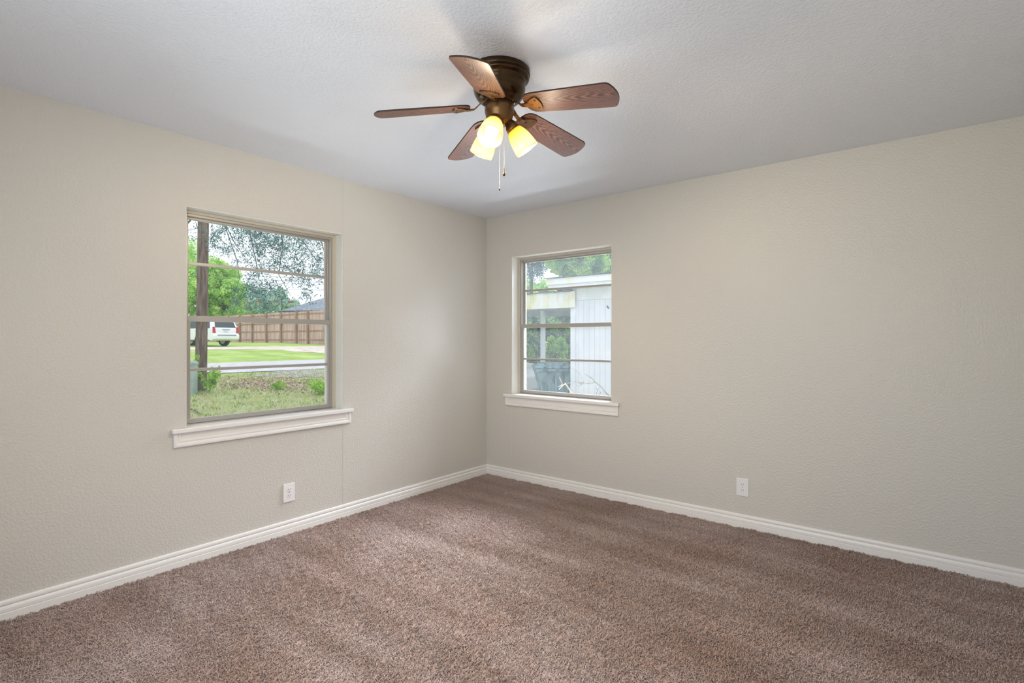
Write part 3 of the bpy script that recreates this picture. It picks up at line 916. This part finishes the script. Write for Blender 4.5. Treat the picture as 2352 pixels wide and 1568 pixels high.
# power lines
for k, (pa, pb, da, db, sag) in enumerate((((400, 621), (790, 642), 42, 36, .35), ((400, 612), (790, 634), 43, 37, .35), ((500, 650), (790, 661), 60, 55, .4))):
    A_, B_ = at(*pa, da), at(*pb, db); A_ = A_ + (A_ - B_) * .6; B_ = B_ + (B_ - A_) * .3
    bm = bmesh.new(); tube(bm, [A_.lerp(B_, t / 12) - Vector((0, 0, sag * 4 * (t / 12) * (1 - t / 12))) for t in range(13)], .012, 5)
    o = obj('power_line', bm, mat('wire_%d' % k, srgb(120, 126, 130), .7)); tag(o, ['middle thin power line strung in front of the far trees', 'highest thin power line strung in front of the far trees', 'lowest thin power line strung over the board fence'][k], 'power line')

# trees beyond the street
def crown(px, py, dep, rpx, flat=.9, w=1.0):
    c = at(px, py, dep); r = rpx / F * dep; return (c, (r, r, r * flat), w)


def base_of(px, dep):
    b = at(px, HZ, dep); b.z = gz(b.x); return b


tree('bright green broad tree left of the utility pole beyond the street', base_of(418, 56), [crown(405, 610, 56, 75), crown(432, 660, 55, 52), crown(390, 700, 56, 50)], 3.4, .28,   .21, 13000, M_TREE, 'trees beyond the street', 21)
tree('bright green leafy tree rising behind the white vehicle', base_of(500, 58), [crown(498, 636, 58, 46), crown(522, 672, 57, 40), crown(478, 690, 58, 46), crown(520, 706, 57, 36)], 3.2, .26,   .21, 13000, M_TREE, 'trees beyond the street', 22)
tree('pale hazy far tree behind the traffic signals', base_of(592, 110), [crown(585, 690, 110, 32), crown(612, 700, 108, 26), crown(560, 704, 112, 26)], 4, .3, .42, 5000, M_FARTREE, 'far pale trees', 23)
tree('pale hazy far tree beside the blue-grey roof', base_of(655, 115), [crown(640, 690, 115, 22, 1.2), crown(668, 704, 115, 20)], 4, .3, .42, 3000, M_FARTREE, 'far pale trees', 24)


# oak beside the house: trunk left of the window, limbs hanging across its upper half
def oak():
    base = at(300, 900, 11.5); base.z = gz(base.x); root = empty('oak_tree', base)
    tag(root, 'near oak with dark blue-green leaves hanging across the top of the left window', 'tree')
    rng = np.random.default_rng(33); bm = bmesh.new(); P = []
    L = lambda px, py, d: at(px, py, d) - base
    tube(bm, [(0, 0, -.2), L(310, 720, 11.5), L(325, 560, 11.4), L(330, 430, 11.3)], [.30, .24, .21, .17], 12)
    limbs = [([(325, 560, 11.4), (400, 545, 11.2), (437, 506, 11.0), (470, 440, 10.6)], .085),
             ([(330, 440, 11.3), (450, 420, 10.8), (600, 430, 10.2), (760, 470, 9.6)], .10),
             ([(450, 420, 10.8), (560, 470, 10.3), (640, 505, 10.0), (700, 560, 9.8), (738, 612, 9.7)], .045),
             ([(600, 430, 10.2), (690, 480, 9.8), (735, 540, 9.6), (760, 640, 9.5)], .045),
             ([(560, 470, 10.3), (575, 540, 10.2), (590, 610, 10.1), (598, 668, 10.0)], .035),
             ([(450, 420, 10.8), (510, 500, 10.6), (540, 560, 10.5), (570, 600, 10.4)], .035),
             ([(640, 505, 10.0), (650, 560, 9.9), (640, 630, 9.9), (668, 680, 9.9)], .03),
             ([(510, 500, 10.6), (545, 600, 10.4), (550, 640, 10.3), (535, 690, 10.3)], .022)]
    for pts, r in limbs:
        q = [L(*p_) for p_ in pts]; tube(bm, q, [r * .45 * (1 - .8 * i / (len(q) - 1)) for i in range(len(q))], 7)
    def sprig(px, py, d, lpx, down, n):
        a0 = L(px, py, d); ang = rng.normal(0, 1.0)
        e = L(px + lpx * math.sin(ang), py + lpx * (math.cos(ang) * .6 + down), d + rng.normal(0, .25))
        mid = a0.lerp(e, .5) + Vector(rng.normal(0, .03, 3)); tube(bm, [a0, mid, e], [.0045, .0035, .002], 4)
        t = rng.random(n)[:, None]; A_, B_ = np.array(a0), np.array(e)
        P.append(A_ + (B_ - A_) * t + rng.normal(0, .058, (n, 3)))
    # (px, py, spread px, sprigs): where the hanging foliage is
    for cx_, cy_, sx_, sy_, n_ in ((560, 520, 40, 20, 34), (520, 560, 30, 26, 20), (600, 545, 36, 30, 38), (650, 555, 40, 30, 40), (710, 555, 34, 32, 42), (735, 610, 16, 24, 18),
                                   (620, 600, 40, 14, 20), (575, 650, 20, 24, 20), (610, 655, 22, 24, 22), (640, 665, 14, 16, 8), (700, 640, 14, 10, 9), (705, 668, 6, 12, 7), (590, 690, 22, 12, 12), (690, 610, 24, 12, 12), (500, 520, 14, 12, 9), (447, 515, 8, 6, 3), (438, 545, 6, 4, 2), (545, 690, 8, 10, 4)):
        for _ in range(n_):
            px, py = rng.normal(cx_, sx_ * .7), rng.normal(cy_, sy_ * .7)
            sprig(px, py, rng.uniform(9.5, 10.8), 22, .35, 25)
    obj('trunk', bm, two_tone('oak_bark', srgb(70, 82, 84), srgb(96, 108, 108), 8, rough=.9), root, smooth=True)
    leaf_obj('foliage', np.concatenate(P), .043, M_OAK, root, seed=35, asp=.42)


oak()


# vehicles
def loft(bm, rings, closed_ends=True):
    V = [[bm.verts.new(p_) for p_ in r] for r in rings]
    for a, b in zip(V, V[1:]):
        for k in range(len(a) - 1): bm.faces.new((a[k], a[k + 1], b[k + 1], b[k]))
    if closed_ends: bm.faces.new(V[0][::-1]); bm.faces.new(V[-1])


M_CARW = mat('white_car_paint', srgb(236, 238, 240), .25); M_CARG = mat('dark_car_glass', srgb(60, 72, 80), .1)
M_TIRE = mat('black_tyre', srgb(38, 38, 40), .8); M_RED = mat('red_tail_lens', srgb(178, 38, 44), .2); M_TRIMD = mat('dark_car_trim', srgb(84, 90, 96), .5)
M_RIM = mat('alloy_wheel', srgb(176, 178, 182), .3, .8)


def vehicle(name, label, loc, rz, side, zb, zt, hw, hwt, wheels, wr, panels_side, rear):
    """side: (y, z) outline, front at +y. Half-width hw below the belt zb, narrowing to hwt at zt."""
    root = empty(name, loc, rz); tag(root, label, 'car')
    W_ = lambda z_: hw - .04 * max(0, (.62 - z_)) if z_ <= zb else hw + (hwt - hw) * min(1, (z_ - zb) / (zt - zb))
    bm = bmesh.new(); n = len(side)
    Lf = [bm.verts.new((-W_(z_), y_, z_)) for y_, z_ in side]; Rt = [bm.verts.new((W_(z_), y_, z_)) for y_, z_ in side]
    for k in range(n): bm.faces.new((Lf[k], Lf[(k + 1) % n], Rt[(k + 1) % n], Rt[k]))
    bl = [i for i, (y_, z_) in enumerate(side) if abs(z_ - zb) < 1e-6]
    i0, i1 = bl[0], bl[1]
    for S_, flip in ((Lf, False), (Rt, True)):
        up_ = [S_[i] for i in range(i0, i1 + 1)]; lo_ = [S_[i] for i in list(range(i1, n)) + list(range(0, i0 + 1))]
        bm.faces.new(up_[::-1] if flip else up_); bm.faces.new(lo_[::-1] if flip else lo_)
    body = obj('body', fix(bm), M_CARW, root, bevel=.06)
    for s in (-1, 1):
        for y_ in wheels:
            bm = bmesh.new(); M_ = Matrix.Translation((s * (hw - .12), y_, wr)) @ Matrix.Rotation(PI / 2, 4, 'Y')
            lathe(bm, [(wr * .62, -.13), (wr * .95, -.13), (wr, -.09), (wr, .09), (wr * .95, .13), (wr * .62, .13)], 28, M_); w_ = obj('wheel', fix(bm), M_TIRE, root, smooth=True)
            bm = bmesh.new(); lathe(bm, [(wr * .63, -.125), (wr * .5, -.10), (.05, -.11), (.05, .11), (wr * .5, .10), (wr * .63, .125)], 20, M_, True, True); obj('hub', fix(bm), M_RIM, w_)
        for poly, m_, nm in panels_side:
            bm = bmesh.new(); A_ = [bm.verts.new((s * (W_(z_) + .012), y_, z_)) for y_, z_ in poly]; B_ = [bm.verts.new((s * (W_(z_) - .02), y_, z_)) for y_, z_ in poly]
            k_ = len(poly)
            for k in range(k_): bm.faces.new((A_[k], A_[(k + 1) % k_], B_[(k + 1) % k_], B_[k]))
            bm.faces.new(A_); obj(nm, fix(bm), m_, root)
    for nm, m_, quad, th in rear:
        bm = bmesh.new(); q_ = [Vector(v) for v in quad]; nv = (q_[1] - q_[0]).cross(q_[2] - q_[0]).normalized()
        A_ = [bm.verts.new(v - nv * th) for v in q_]; B_ = [bm.verts.new(v + nv * th) for v in q_]
        for k in range(4): bm.faces.new((A_[k], A_[(k + 1) % 4], B_[(k + 1) % 4], B_[k]))
        bm.faces.new(A_[::-1]); bm.faces.new(B_); obj(nm, fix(bm), m_, root, bevel=.01)
    return root


rc = at(519, 792, 31.2)
ly = lambda z_: -1.16 + .24 * max(0, (z_ - 1.12)) / .66         # rear face slopes forward above the belt
sv = at(519, 792, 34.0); head = math.atan2(RY, RX) + math.radians(70)
f_ = Vector((-math.sin(head), math.cos(head), 0)); org = sv + f_ * 1.16
suv_side = [(-1.16, 1.12), (-.92, 1.76), (-.62, 1.85), (.6, 1.855), (1.7, 1.82), (2.45, 1.20), (2.5, 1.12), (3.85, 1.06), (4.05, .85), (4.05, .42), (3.6, .36), (-1.0, .36), (-1.24, .46), (-1.26, .72), (-1.17, .80)]
pw = [([(-.92, 1.16), (-.15, 1.16), (-.15, 1.66), (-.72, 1.66)], M_CARG, 'side_window'), ([(-.06, 1.16), (.92, 1.16), (.92, 1.68), (-.06, 1.67)], M_CARG, 'side_window'),
      ([(1.0, 1.16), (2.2, 1.16), (1.72, 1.66), (1.0, 1.68)], M_CARG, 'side_window'),
      ([(-.9, .36), (3.6, .36), (3.6, .43), (-.9, .43)], M_TRIMD, 'rocker_trim'), ([(1.2, .98), (1.42, .98), (1.42, 1.01), (1.2, 1.01)], M_TRIMD, 'door_handle'), ([(.1, .98), (.32, .98), (.32, 1.01), (.1, 1.01)], M_TRIMD, 'door_handle')]
R_ = lambda x_, z_, o_=.012: (x_, ly(z_) - o_, z_)
rear = [('rear_window', M_CARG, [R_(-.78, 1.22), R_(.78, 1.22), R_(.68, 1.68), R_(-.68, 1.68)], .012),
        ('tail_light', M_RED, [R_(-1.0, .86, .02), R_(-.78, .86, .02), R_(-.80, 1.25, .02), R_(-.97, 1.25, .02)], .02), ('tail_light', M_RED, [R_(.78, .86, .02), R_(1.0, .86, .02), R_(.97, 1.25, .02), R_(.80, 1.25, .02)], .02),
        ('brake_light', M_RED, [R_(-.22, 1.735, .02), R_(.22, 1.735, .02), R_(.22, 1.765, .02), R_(-.22, 1.765, .02)], .012),
        ('handle_trim', M_TRIMD, [R_(-.30, 1.07, .015), R_(.30, 1.07, .015), R_(.30, 1.10, .015), R_(-.30, 1.10, .015)], .012),
        ('license_plate', mat('plate_white', srgb(206, 212, 220), .4), [R_(-.16, .90, .015), R_(.16, .90, .015), R_(.16, 1.04, .015), R_(-.16, 1.04, .015)], .006),
        ('bumper_step', M_TRIMD, [(-.72, -1.275, .70), (.72, -1.275, .70), (.72, -1.275, .75), (-.72, -1.275, .75)], .01),
        ('rear_wiper', M_DARK, [R_(-.02, 1.24, .03), R_(.34, 1.27, .03), R_(.34, 1.285, .03), R_(-.02, 1.26, .03)], .006)]
vehicle('white_suv', 'large white sport utility vehicle parked by the board fence, seen from behind', (org.x, org.y, gz(org.x)), head, suv_side, 1.12, 1.855, 1.0, .76, (0.0, 2.95), .40, pw, rear)

# ------------------------------------------------------------------ carport side (through the right window)
YF = 5.2; GR = -.30
M_SIDE = two_tone('white_siding', srgb(204, 206, 217), srgb(214, 214, 222), 2, rough=.7)
M_FASC = mat('mildewed_white_board', srgb(232, 232, 226), .7)
setcol(M_FASC, ramp(M_FASC, noise(M_FASC, 2.2, 5, .65, coords(M_FASC, (1.7, 1, .45))), [(.44, srgb(216, 216, 222)), (.56, srgb(212, 208, 190)), (.68, srgb(188, 184, 108))]))
M_SOFF = two_tone('grey_carport_ceiling', srgb(150, 154, 152), srgb(166, 170, 168), 3, rough=.8)
M_MOSS = two_tone('mossy_roof_edge', srgb(62, 66, 68), srgb(104, 108, 104), 7, rough=.95)
P = lambda px, py, Y=YF: on_y(px, py, Y)
shed = empty('shed_with_carport', (P(1312, 780).x, YF, GR)); tag(shed, 'white grooved-siding shed joined to a mildew-stained carport outside the right window', 'shed')
SO = Vector(shed.location)
TS = lambda p_: p_ - SO
xl, xr = P(1318, 780).x, P(1318, 780).x + 4.2
z_fr = (P(1360, 688).z, P(1360, 664).z)           # frieze board bottom / top
bm = bmesh.new(); x_ = xl; pitch = (P(1393, 780).x - P(1331.6, 780).x) / 5
while x_ < xr:
    box(bm, (x_, YF, GR - .05), (min(x_ + pitch - .010, xr), YF + .10, z_fr[0]), TS); x_ += pitch
box(bm, (xl, YF + .008, GR - .05), (xr, YF + .102, z_fr[1] + .3), TS)
box(bm, (xl, YF + .1, GR - .05), (xl + .1, YF + 3.4, 2.4), TS); box(bm, (xr - .1, YF + .1, GR - .05), (xr, YF + 3.4, 2.4), TS)
obj('siding_wall', fix(bm), M_SIDE, shed)
bm = bmesh.new(); box(bm, (P(1312, 780).x, YF - .035, GR - .05), (P(1323, 780).x, YF + .12, P(1318, 700).z), TS); obj('corner_board', fix(bm), M_SIDE, shed, bevel=.006)
bm = bmesh.new(); box(bm, (P(1324, 780).x, YF - .02, z_fr[0]), (xr, YF + .01, z_fr[1] + .12), TS); obj('frieze_board', fix(bm), two_tone('pale_frieze', srgb(204, 204, 208), srgb(214, 214, 218), 3, rough=.7), shed, bevel=.006)
# eave of the shed roof, nearer than the wall
YE = YF - .32
e = lambda px, py: on_y(px, py, YE)
x0e = e(1254, 640).x; zt_, zm_, zb_ = e(1330, 634).z, e(1330, 649).z, e(1330, 658.5).z
bm = bmesh.new(); box(bm, (x0e, YE, zm_), (xr + .4, YE + .03, zt_), TS); obj('eave_fascia', fix(bm), M_FASC, shed, bevel=.005)
bm = bmesh.new(); box(bm, (x0e + .03, YE + .035, zb_), (xr + .4, YE + .07, zm_ + .02), TS); obj('lower_fascia', fix(bm), M_SIDE, shed, bevel=.005)
bm = bmesh.new(); box(bm, (x0e + .03, YE + .06, zb_), (xr + .4, YF + .1, zb_ + .02), TS); obj('soffit', fix(bm), M_SIDE, shed)
bm = bmesh.new(); vs = [(YE - .03, zt_), (YE - .03, zt_ + .018), (YF + 3.6, zt_ + .55), (YF + 3.6, zt_ + .5)]
prism(bm, vs, x0e - .03, xr + .45, lambda p_: TS(Vector((p_.y, p_.x, p_.z)))); obj('shed_roof', fix(bm), M_MOSS, shed)
# carport beam, ceiling, posts
xb0 = P(1204, 700).x - 2.6; xb1 = P(1325, 700).x; zbb, zbt = P(1265, 709).z, P(1265, 672.5).z
bm = bmesh.new(); box(bm, (xb0, YF - .09, zbb), (xb1, YF - .045, zbt), TS); obj('carport_fascia', fix(bm), M_FASC, shed, bevel=.005)
bm = bmesh.new(); box(bm, (xb0, YF - .045, zbb + .16), (xb1 - .02, YF + 3.3, zbb + .20), TS); obj('carport_ceiling', fix(bm), M_SOFF, shed)
bm = bmesh.new(); rnd = random.Random(8); x_ = xb0
while x_ < P(1316, 672).x:
    box(bm, (x_, YF - .12, zbt - .012 + rnd.uniform(-.004, .008)), (x_ + .055, YF + 3.4, zbt + .022 + rnd.uniform(-.012, .014)), TS); x_ += .055
obj('carport_roof', fix(bm), M_MOSS, shed)
YP = YF + 3.15
zrb = on_y(1290, 725, YP).z
bm = bmesh.new(); box(bm, (xb0, YP - .05, zrb), (xl + .1, YP + .05, zbb + .16), TS); obj('rear_beam', fix(bm), M_SOFF, shed)
xp = on_y(1247.5, 780, YP - .2)
bm = bmesh.new(); box(bm, (xp.x - .05, YP - .26, GR - .05), (xp.x + .045, YP - .15, zrb + .14), TS); obj('carport_post', fix(bm), mat('post_white', srgb(226, 230, 234), .6), shed)
bm = bmesh.new(); b1, b2 = on_y(1206, 722, YP), on_y(1228, 742, YP); prism(bm, [(b1.x - 1.2, zrb + .1), (b1.x - 1.2, zrb - .5), (b1.x, zrb - .02), (b2.x, zrb + .05)], YP - .04, YP + .02, TS); obj('corner_brace', fix(bm), M_SOFF, shed)
bm = bmesh.new(); box(bm, (xb0, YF - .3, GR - .04), (xb1 - .3, YF + 3.4, GR + .01), TS); obj('carport_slab', fix(bm), mat('concrete_slab', srgb(186, 188, 188), .9), shed)
bm = bmesh.new()
for a_, b_, c_ in (((1394.6, 702), (1396, 706), (1398.6, 708)),): tube(bm, [TS(P(*q, YF - .012)) for q in (a_, b_, c_)], .012, 5)
obj('siding_scuff', bm, M_DARK, shed)

# trash bin
bc = at(1271, 780, 11.35); bin_ = empty('trash_bin', (bc.x, bc.y, GR), math.atan2(RY, RX) + math.radians(4))
tag(bin_, 'grey-green wheeled trash bin with closed lid standing under the carport', 'trash bin')
M_BIN = two_tone('stained_bin_plastic', srgb(74, 92, 90), srgb(126, 150, 156), 2.2, .36, .52, .55, mscale=(4, 4, .7), detail=5)
zr_ = CAM.z - (844 - HZ) / F * 11.35 - GR; hwb = .415
bm = bmesh.new()
sec = [(0.06, .30, .24), (.60, .325, .29), (.64, .335, .30), (.75, .372, .33), (zr_ - .09, .39, .36), (zr_ - .075, hwb, .40), (zr_, hwb, .40)]
rings = []
for z_, a_, b_ in sec:
    rings.append([Vector((x, y, z_)) for x, y in ((-a_ + .05, -b_), (a_ - .05, -b_), (a_, -b_ + .05), (a_, b_ - .05), (a_ - .05, b_), (-a_ + .05, b_), (-a_, b_ - .05), (-a_, -b_ + .05), (-a_ + .05, -b_))])
loft(bm, rings); bmesh.ops.remove_doubles(bm, verts=bm.verts[:], dist=1e-5); obj('bin_body', fix(bm), M_BIN, bin_, bevel=.01)
bm = bmesh.new(); rings = []
for z_, g in ((zr_ + .004, .02), (zr_ + .035, .03), (zr_ + .055, .0), (zr_ + .066, -.03), (zr_ + .068, -.06), (zr_ + .10, -.10), (zr_ + .125, -.20)):
    a_, b_ = hwb + g, .40 + g
    rings.append([Vector((x, y, z_)) for x, y in ((-a_ + .05, -b_), (a_ - .05, -b_), (a_, -b_ + .05), (a_, b_ - .05), (a_ - .05, b_), (-a_ + .05, b_), (-a_, b_ - .05), (-a_, -b_ + .05), (-a_ + .05, -b_))])
loft(bm, rings); bmesh.ops.remove_doubles(bm, verts=bm.verts[:], dist=1e-5); obj('lid', fix(bm), M_BIN, bin_, bevel=.008)
bm = bmesh.new(); tube(bm, [(-.36, -.44, zr_ - .03), (.36, -.44, zr_ - .03)], .016, 10); tube(bm, [(-.36, -.44, zr_ - .03), (-.36, -.38, zr_ - .03)], .014, 8); tube(bm, [(.36, -.44, zr_ - .03), (.36, -.38, zr_ - .03)], .014, 8); obj('lift_bar', bm, M_BIN, bin_, smooth=True)
bm = bmesh.new(); prism(bm, [(-.018, .44), (.018, .44), (.018, zr_ - .16), (-.018, zr_ - .16)], -.375, -.30); obj('center_rib', fix(bm), M_BIN, bin_)
for s in (-1, 1):
    bm = bmesh.new(); lathe(bm, [(.10, -.03), (.125, -.025), (.125, .025), (.10, .03)], 20, Matrix.Translation((s * .31, .22, .125)) @ Matrix.Rotation(PI / 2, 4, 'Y'), True, True); obj('wheel', fix(bm), M_TIRE, bin_)

# white sedan parked in the carport behind the bin
sd = on_y(1215, 780, YF + 2.1)
sed = [(-1.0, .95), (-.75, 1.0), (-.1, 1.38), (1.0, 1.42), (1.75, 1.02), (1.8, .95), (3.0, .82), (3.3, .66), (3.3, .3), (2.9, .22), (-.9, .22), (-1.15, .36), (-1.15, .8)]
vehicle('white_sedan', 'white sedan parked in the carport, mostly hidden behind the trash bin', (sd.x - 2.75, sd.y, GR + .01), -PI / 2, sed, .95, 1.42, .86, .62, (0, 2.4), .32,
        [([(-.45, .99), (.4, .99), (.4, 1.34), (-.02, 1.34)], M_CARG, 'side_window'), ([(.5, .99), (1.6, .99), (1.0, 1.36), (.5, 1.36)], M_CARG, 'side_window'), ([(-.9, .50), (3.1, .50), (3.1, .54), (-.9, .54)], M_TRIMD, 'side_moulding')], [])

# hedge behind the carport, clumps of pointed leaves
rng2 = np.random.default_rng(50)
def hedge(label, px, py, dep, rpx, n, m, seed, leaf=.17):
    c = at(px, py, dep); r = rpx / F * dep; b = Vector((c.x, c.y, gz(c.x))); root = empty('shrub', b); tag(root, label, 'shrub', 'shrubs behind the carport')
    bm = bmesh.new(); rg = np.random.default_rng(seed); e_ = c - b
    for k in range(6):
        d_ = Vector((rg.normal(0, .5) * r, rg.normal(0, .5) * r, rg.uniform(0, .6) * r)); tube(bm, [(0, 0, -.05), e_ * .5 + d_ * .3, e_ + d_], [.05, .035, .012], 6)
    obj('stems', bm, M_BARK, root)
    pts = np.concatenate([blob_points(rg, n, e_, (r, r, r * .95), 46, .30), blob_points(rg, n // 2, (0, 0, e_.z * .45), (r * .9, r * .9, e_.z * .45), 30, .34)])
    leaf_obj('foliage', pts, leaf, m, root, seed=seed, asp=.42)


hedge('dense green shrub behind the carport, left of the carport post', 1200, 758, 17.0, 64, 6500, M_HEDGE, 51, .12)
hedge('dense green shrub behind the carport, right of the carport post', 1288, 755, 17.5, 60, 6500, M_HEDGE, 52, .12)
hedge('yellow-green low shrub in front of the hedge behind the carport', 1278, 800, 15.8, 30, 1800, M_WEED, 53, .10)
hedge('dark green shrub filling the gap behind the shed corner', 1350, 770, 18.0, 56, 1800, M_HEDGE, 54, .12)
hedge('yellow-green shrub at the far left behind the carport', 1196, 815, 16.0, 28, 900, M_WEED, 55, .14)

# trees behind the shed
tree('leafy green tree with dark trunks rising behind the shed roof', base_of(1296, 24), [crown(1300, 590, 24, 46, .9, 1.3), crown(1350, 605, 24, 44), crown(1330, 560, 24.5, 50), crown(1270, 560, 25, 34, .8, .5)], 6.2, .17, .10, 13000, M_TREE2, 'trees behind the shed', 61)
tree('tall green tree above the right end of the shed roof', base_of(1420, 27), [crown(1400, 590, 27, 50), crown(1440, 560, 27, 60), crown(1380, 630, 27, 40)], 5.5, .2, .11, 9000, M_TREE2, 'trees behind the shed', 62)
tree('thin sparse tree against the sky at the left of the carport roof', base_of(1215, 26), [crown(1222, 610, 26, 32, 1.1, .35), crown(1245, 595, 26, 26, 1, .3), crown(1200, 580, 27, 34, 1, .35)], 5.0, .12, .085, 5000, M_OAK, 'trees behind the shed', 63)
tree('low yellow-green tree showing over the carport roof', base_of(1225, 34), [crown(1215, 668, 34, 28, .7, .8), crown(1250, 662, 34, 24, .7, .7), crown(1185, 660, 34, 30, .9, .6)], 3.6, .15, .13, 6000, M_TREE, 'trees behind the shed', 64)
A_, B_ = at(1240, 580, 20), at(1480, 608, 18); bm = bmesh.new()
tube(bm, [A_.lerp(B_, t / 8) - Vector((0, 0, .25 * 4 * (t / 8) * (1 - t / 8))) for t in range(-2, 11)], .012, 5)
tag(obj('power_line', bm, mat('wire_shed', srgb(90, 96, 98), .7)), 'thin dark power line crossing the trees above the shed roof', 'power line')

# dry branches of the brush heap below the right window
M_TWIG = two_tone('grey_twig', srgb(120, 112, 104), srgb(150, 142, 134), 20, rough=.8); M_BLEACH = two_tone('bleached_twig', srgb(140, 126, 108), srgb(168, 154, 136), 16, rough=.8)


def branch(label, lines, dep, m):
    b = at(*lines[0][0][0], dep); b.z = gz(b.x); root_l = b
    bm = bmesh.new()
    for ln, r in lines:
        q = [at(px, py, dep + k * .03) - root_l for k, (px, py) in enumerate(ln)]
        if ln is lines[0][0]: q = [Vector((q[0].x * .5, q[0].y * .5, -.03))] + q
        tube(bm, q, [r * (1 - .65 * i / max(1, len(q) - 1)) for i in range(len(q))], 6)
    o = obj('dry_branch', bm, m, smooth=True); o.location = root_l; tag(o, label, 'branch', 'dry branches outside the right window')


branch('bleached forked branch sticking up in front of the trash bin', [([(1316, 930), (1313, 902), (1304, 888), (1299, 881), (1293, 884), (1291, 880), (1285, 866)], .015), ([(1293, 884), (1287, 890), (1284, 894)], .009), ([(1299, 881), (1297, 879)], .010), ([(1291, 883), (1282, 888)], .006)], 6.6, M_BLEACH)
branch('long grey branch slanting down to the right in front of the siding', [([(1410, 925), (1399, 908), (1390, 900), (1381, 888), (1367, 877), (1359, 868), (1344, 859)], .012), ([(1367, 877), (1352, 881), (1336, 879), (1322, 876), (1302, 880)], .009), ([(1340, 880), (1326, 881), (1314, 881)], .006), ([(1340, 878), (1334, 862), (1327, 852), (1314, 845)], .005), ([(1338, 882), (1325, 888), (1312, 894)], .004)], 6.9, M_TWIG)
branch('short forked twig standing at the right foot of the siding', [([(1365, 925), (1368, 908), (1373, 896), (1376, 889)], .008), ([(1373, 897), (1370, 892), (1368, 886)], .006)], 6.9, M_TWIG)
branch('short straight twig right of the forked twig', [([(1372, 928), (1376, 908), (1380, 900)], .008)], 6.95, M_TWIG)
branch('thin drooping twig low below the bleached branch', [([(1352, 930), (1345, 906), (1332, 902), (1312, 896)], .006)], 6.8, M_TWIG)
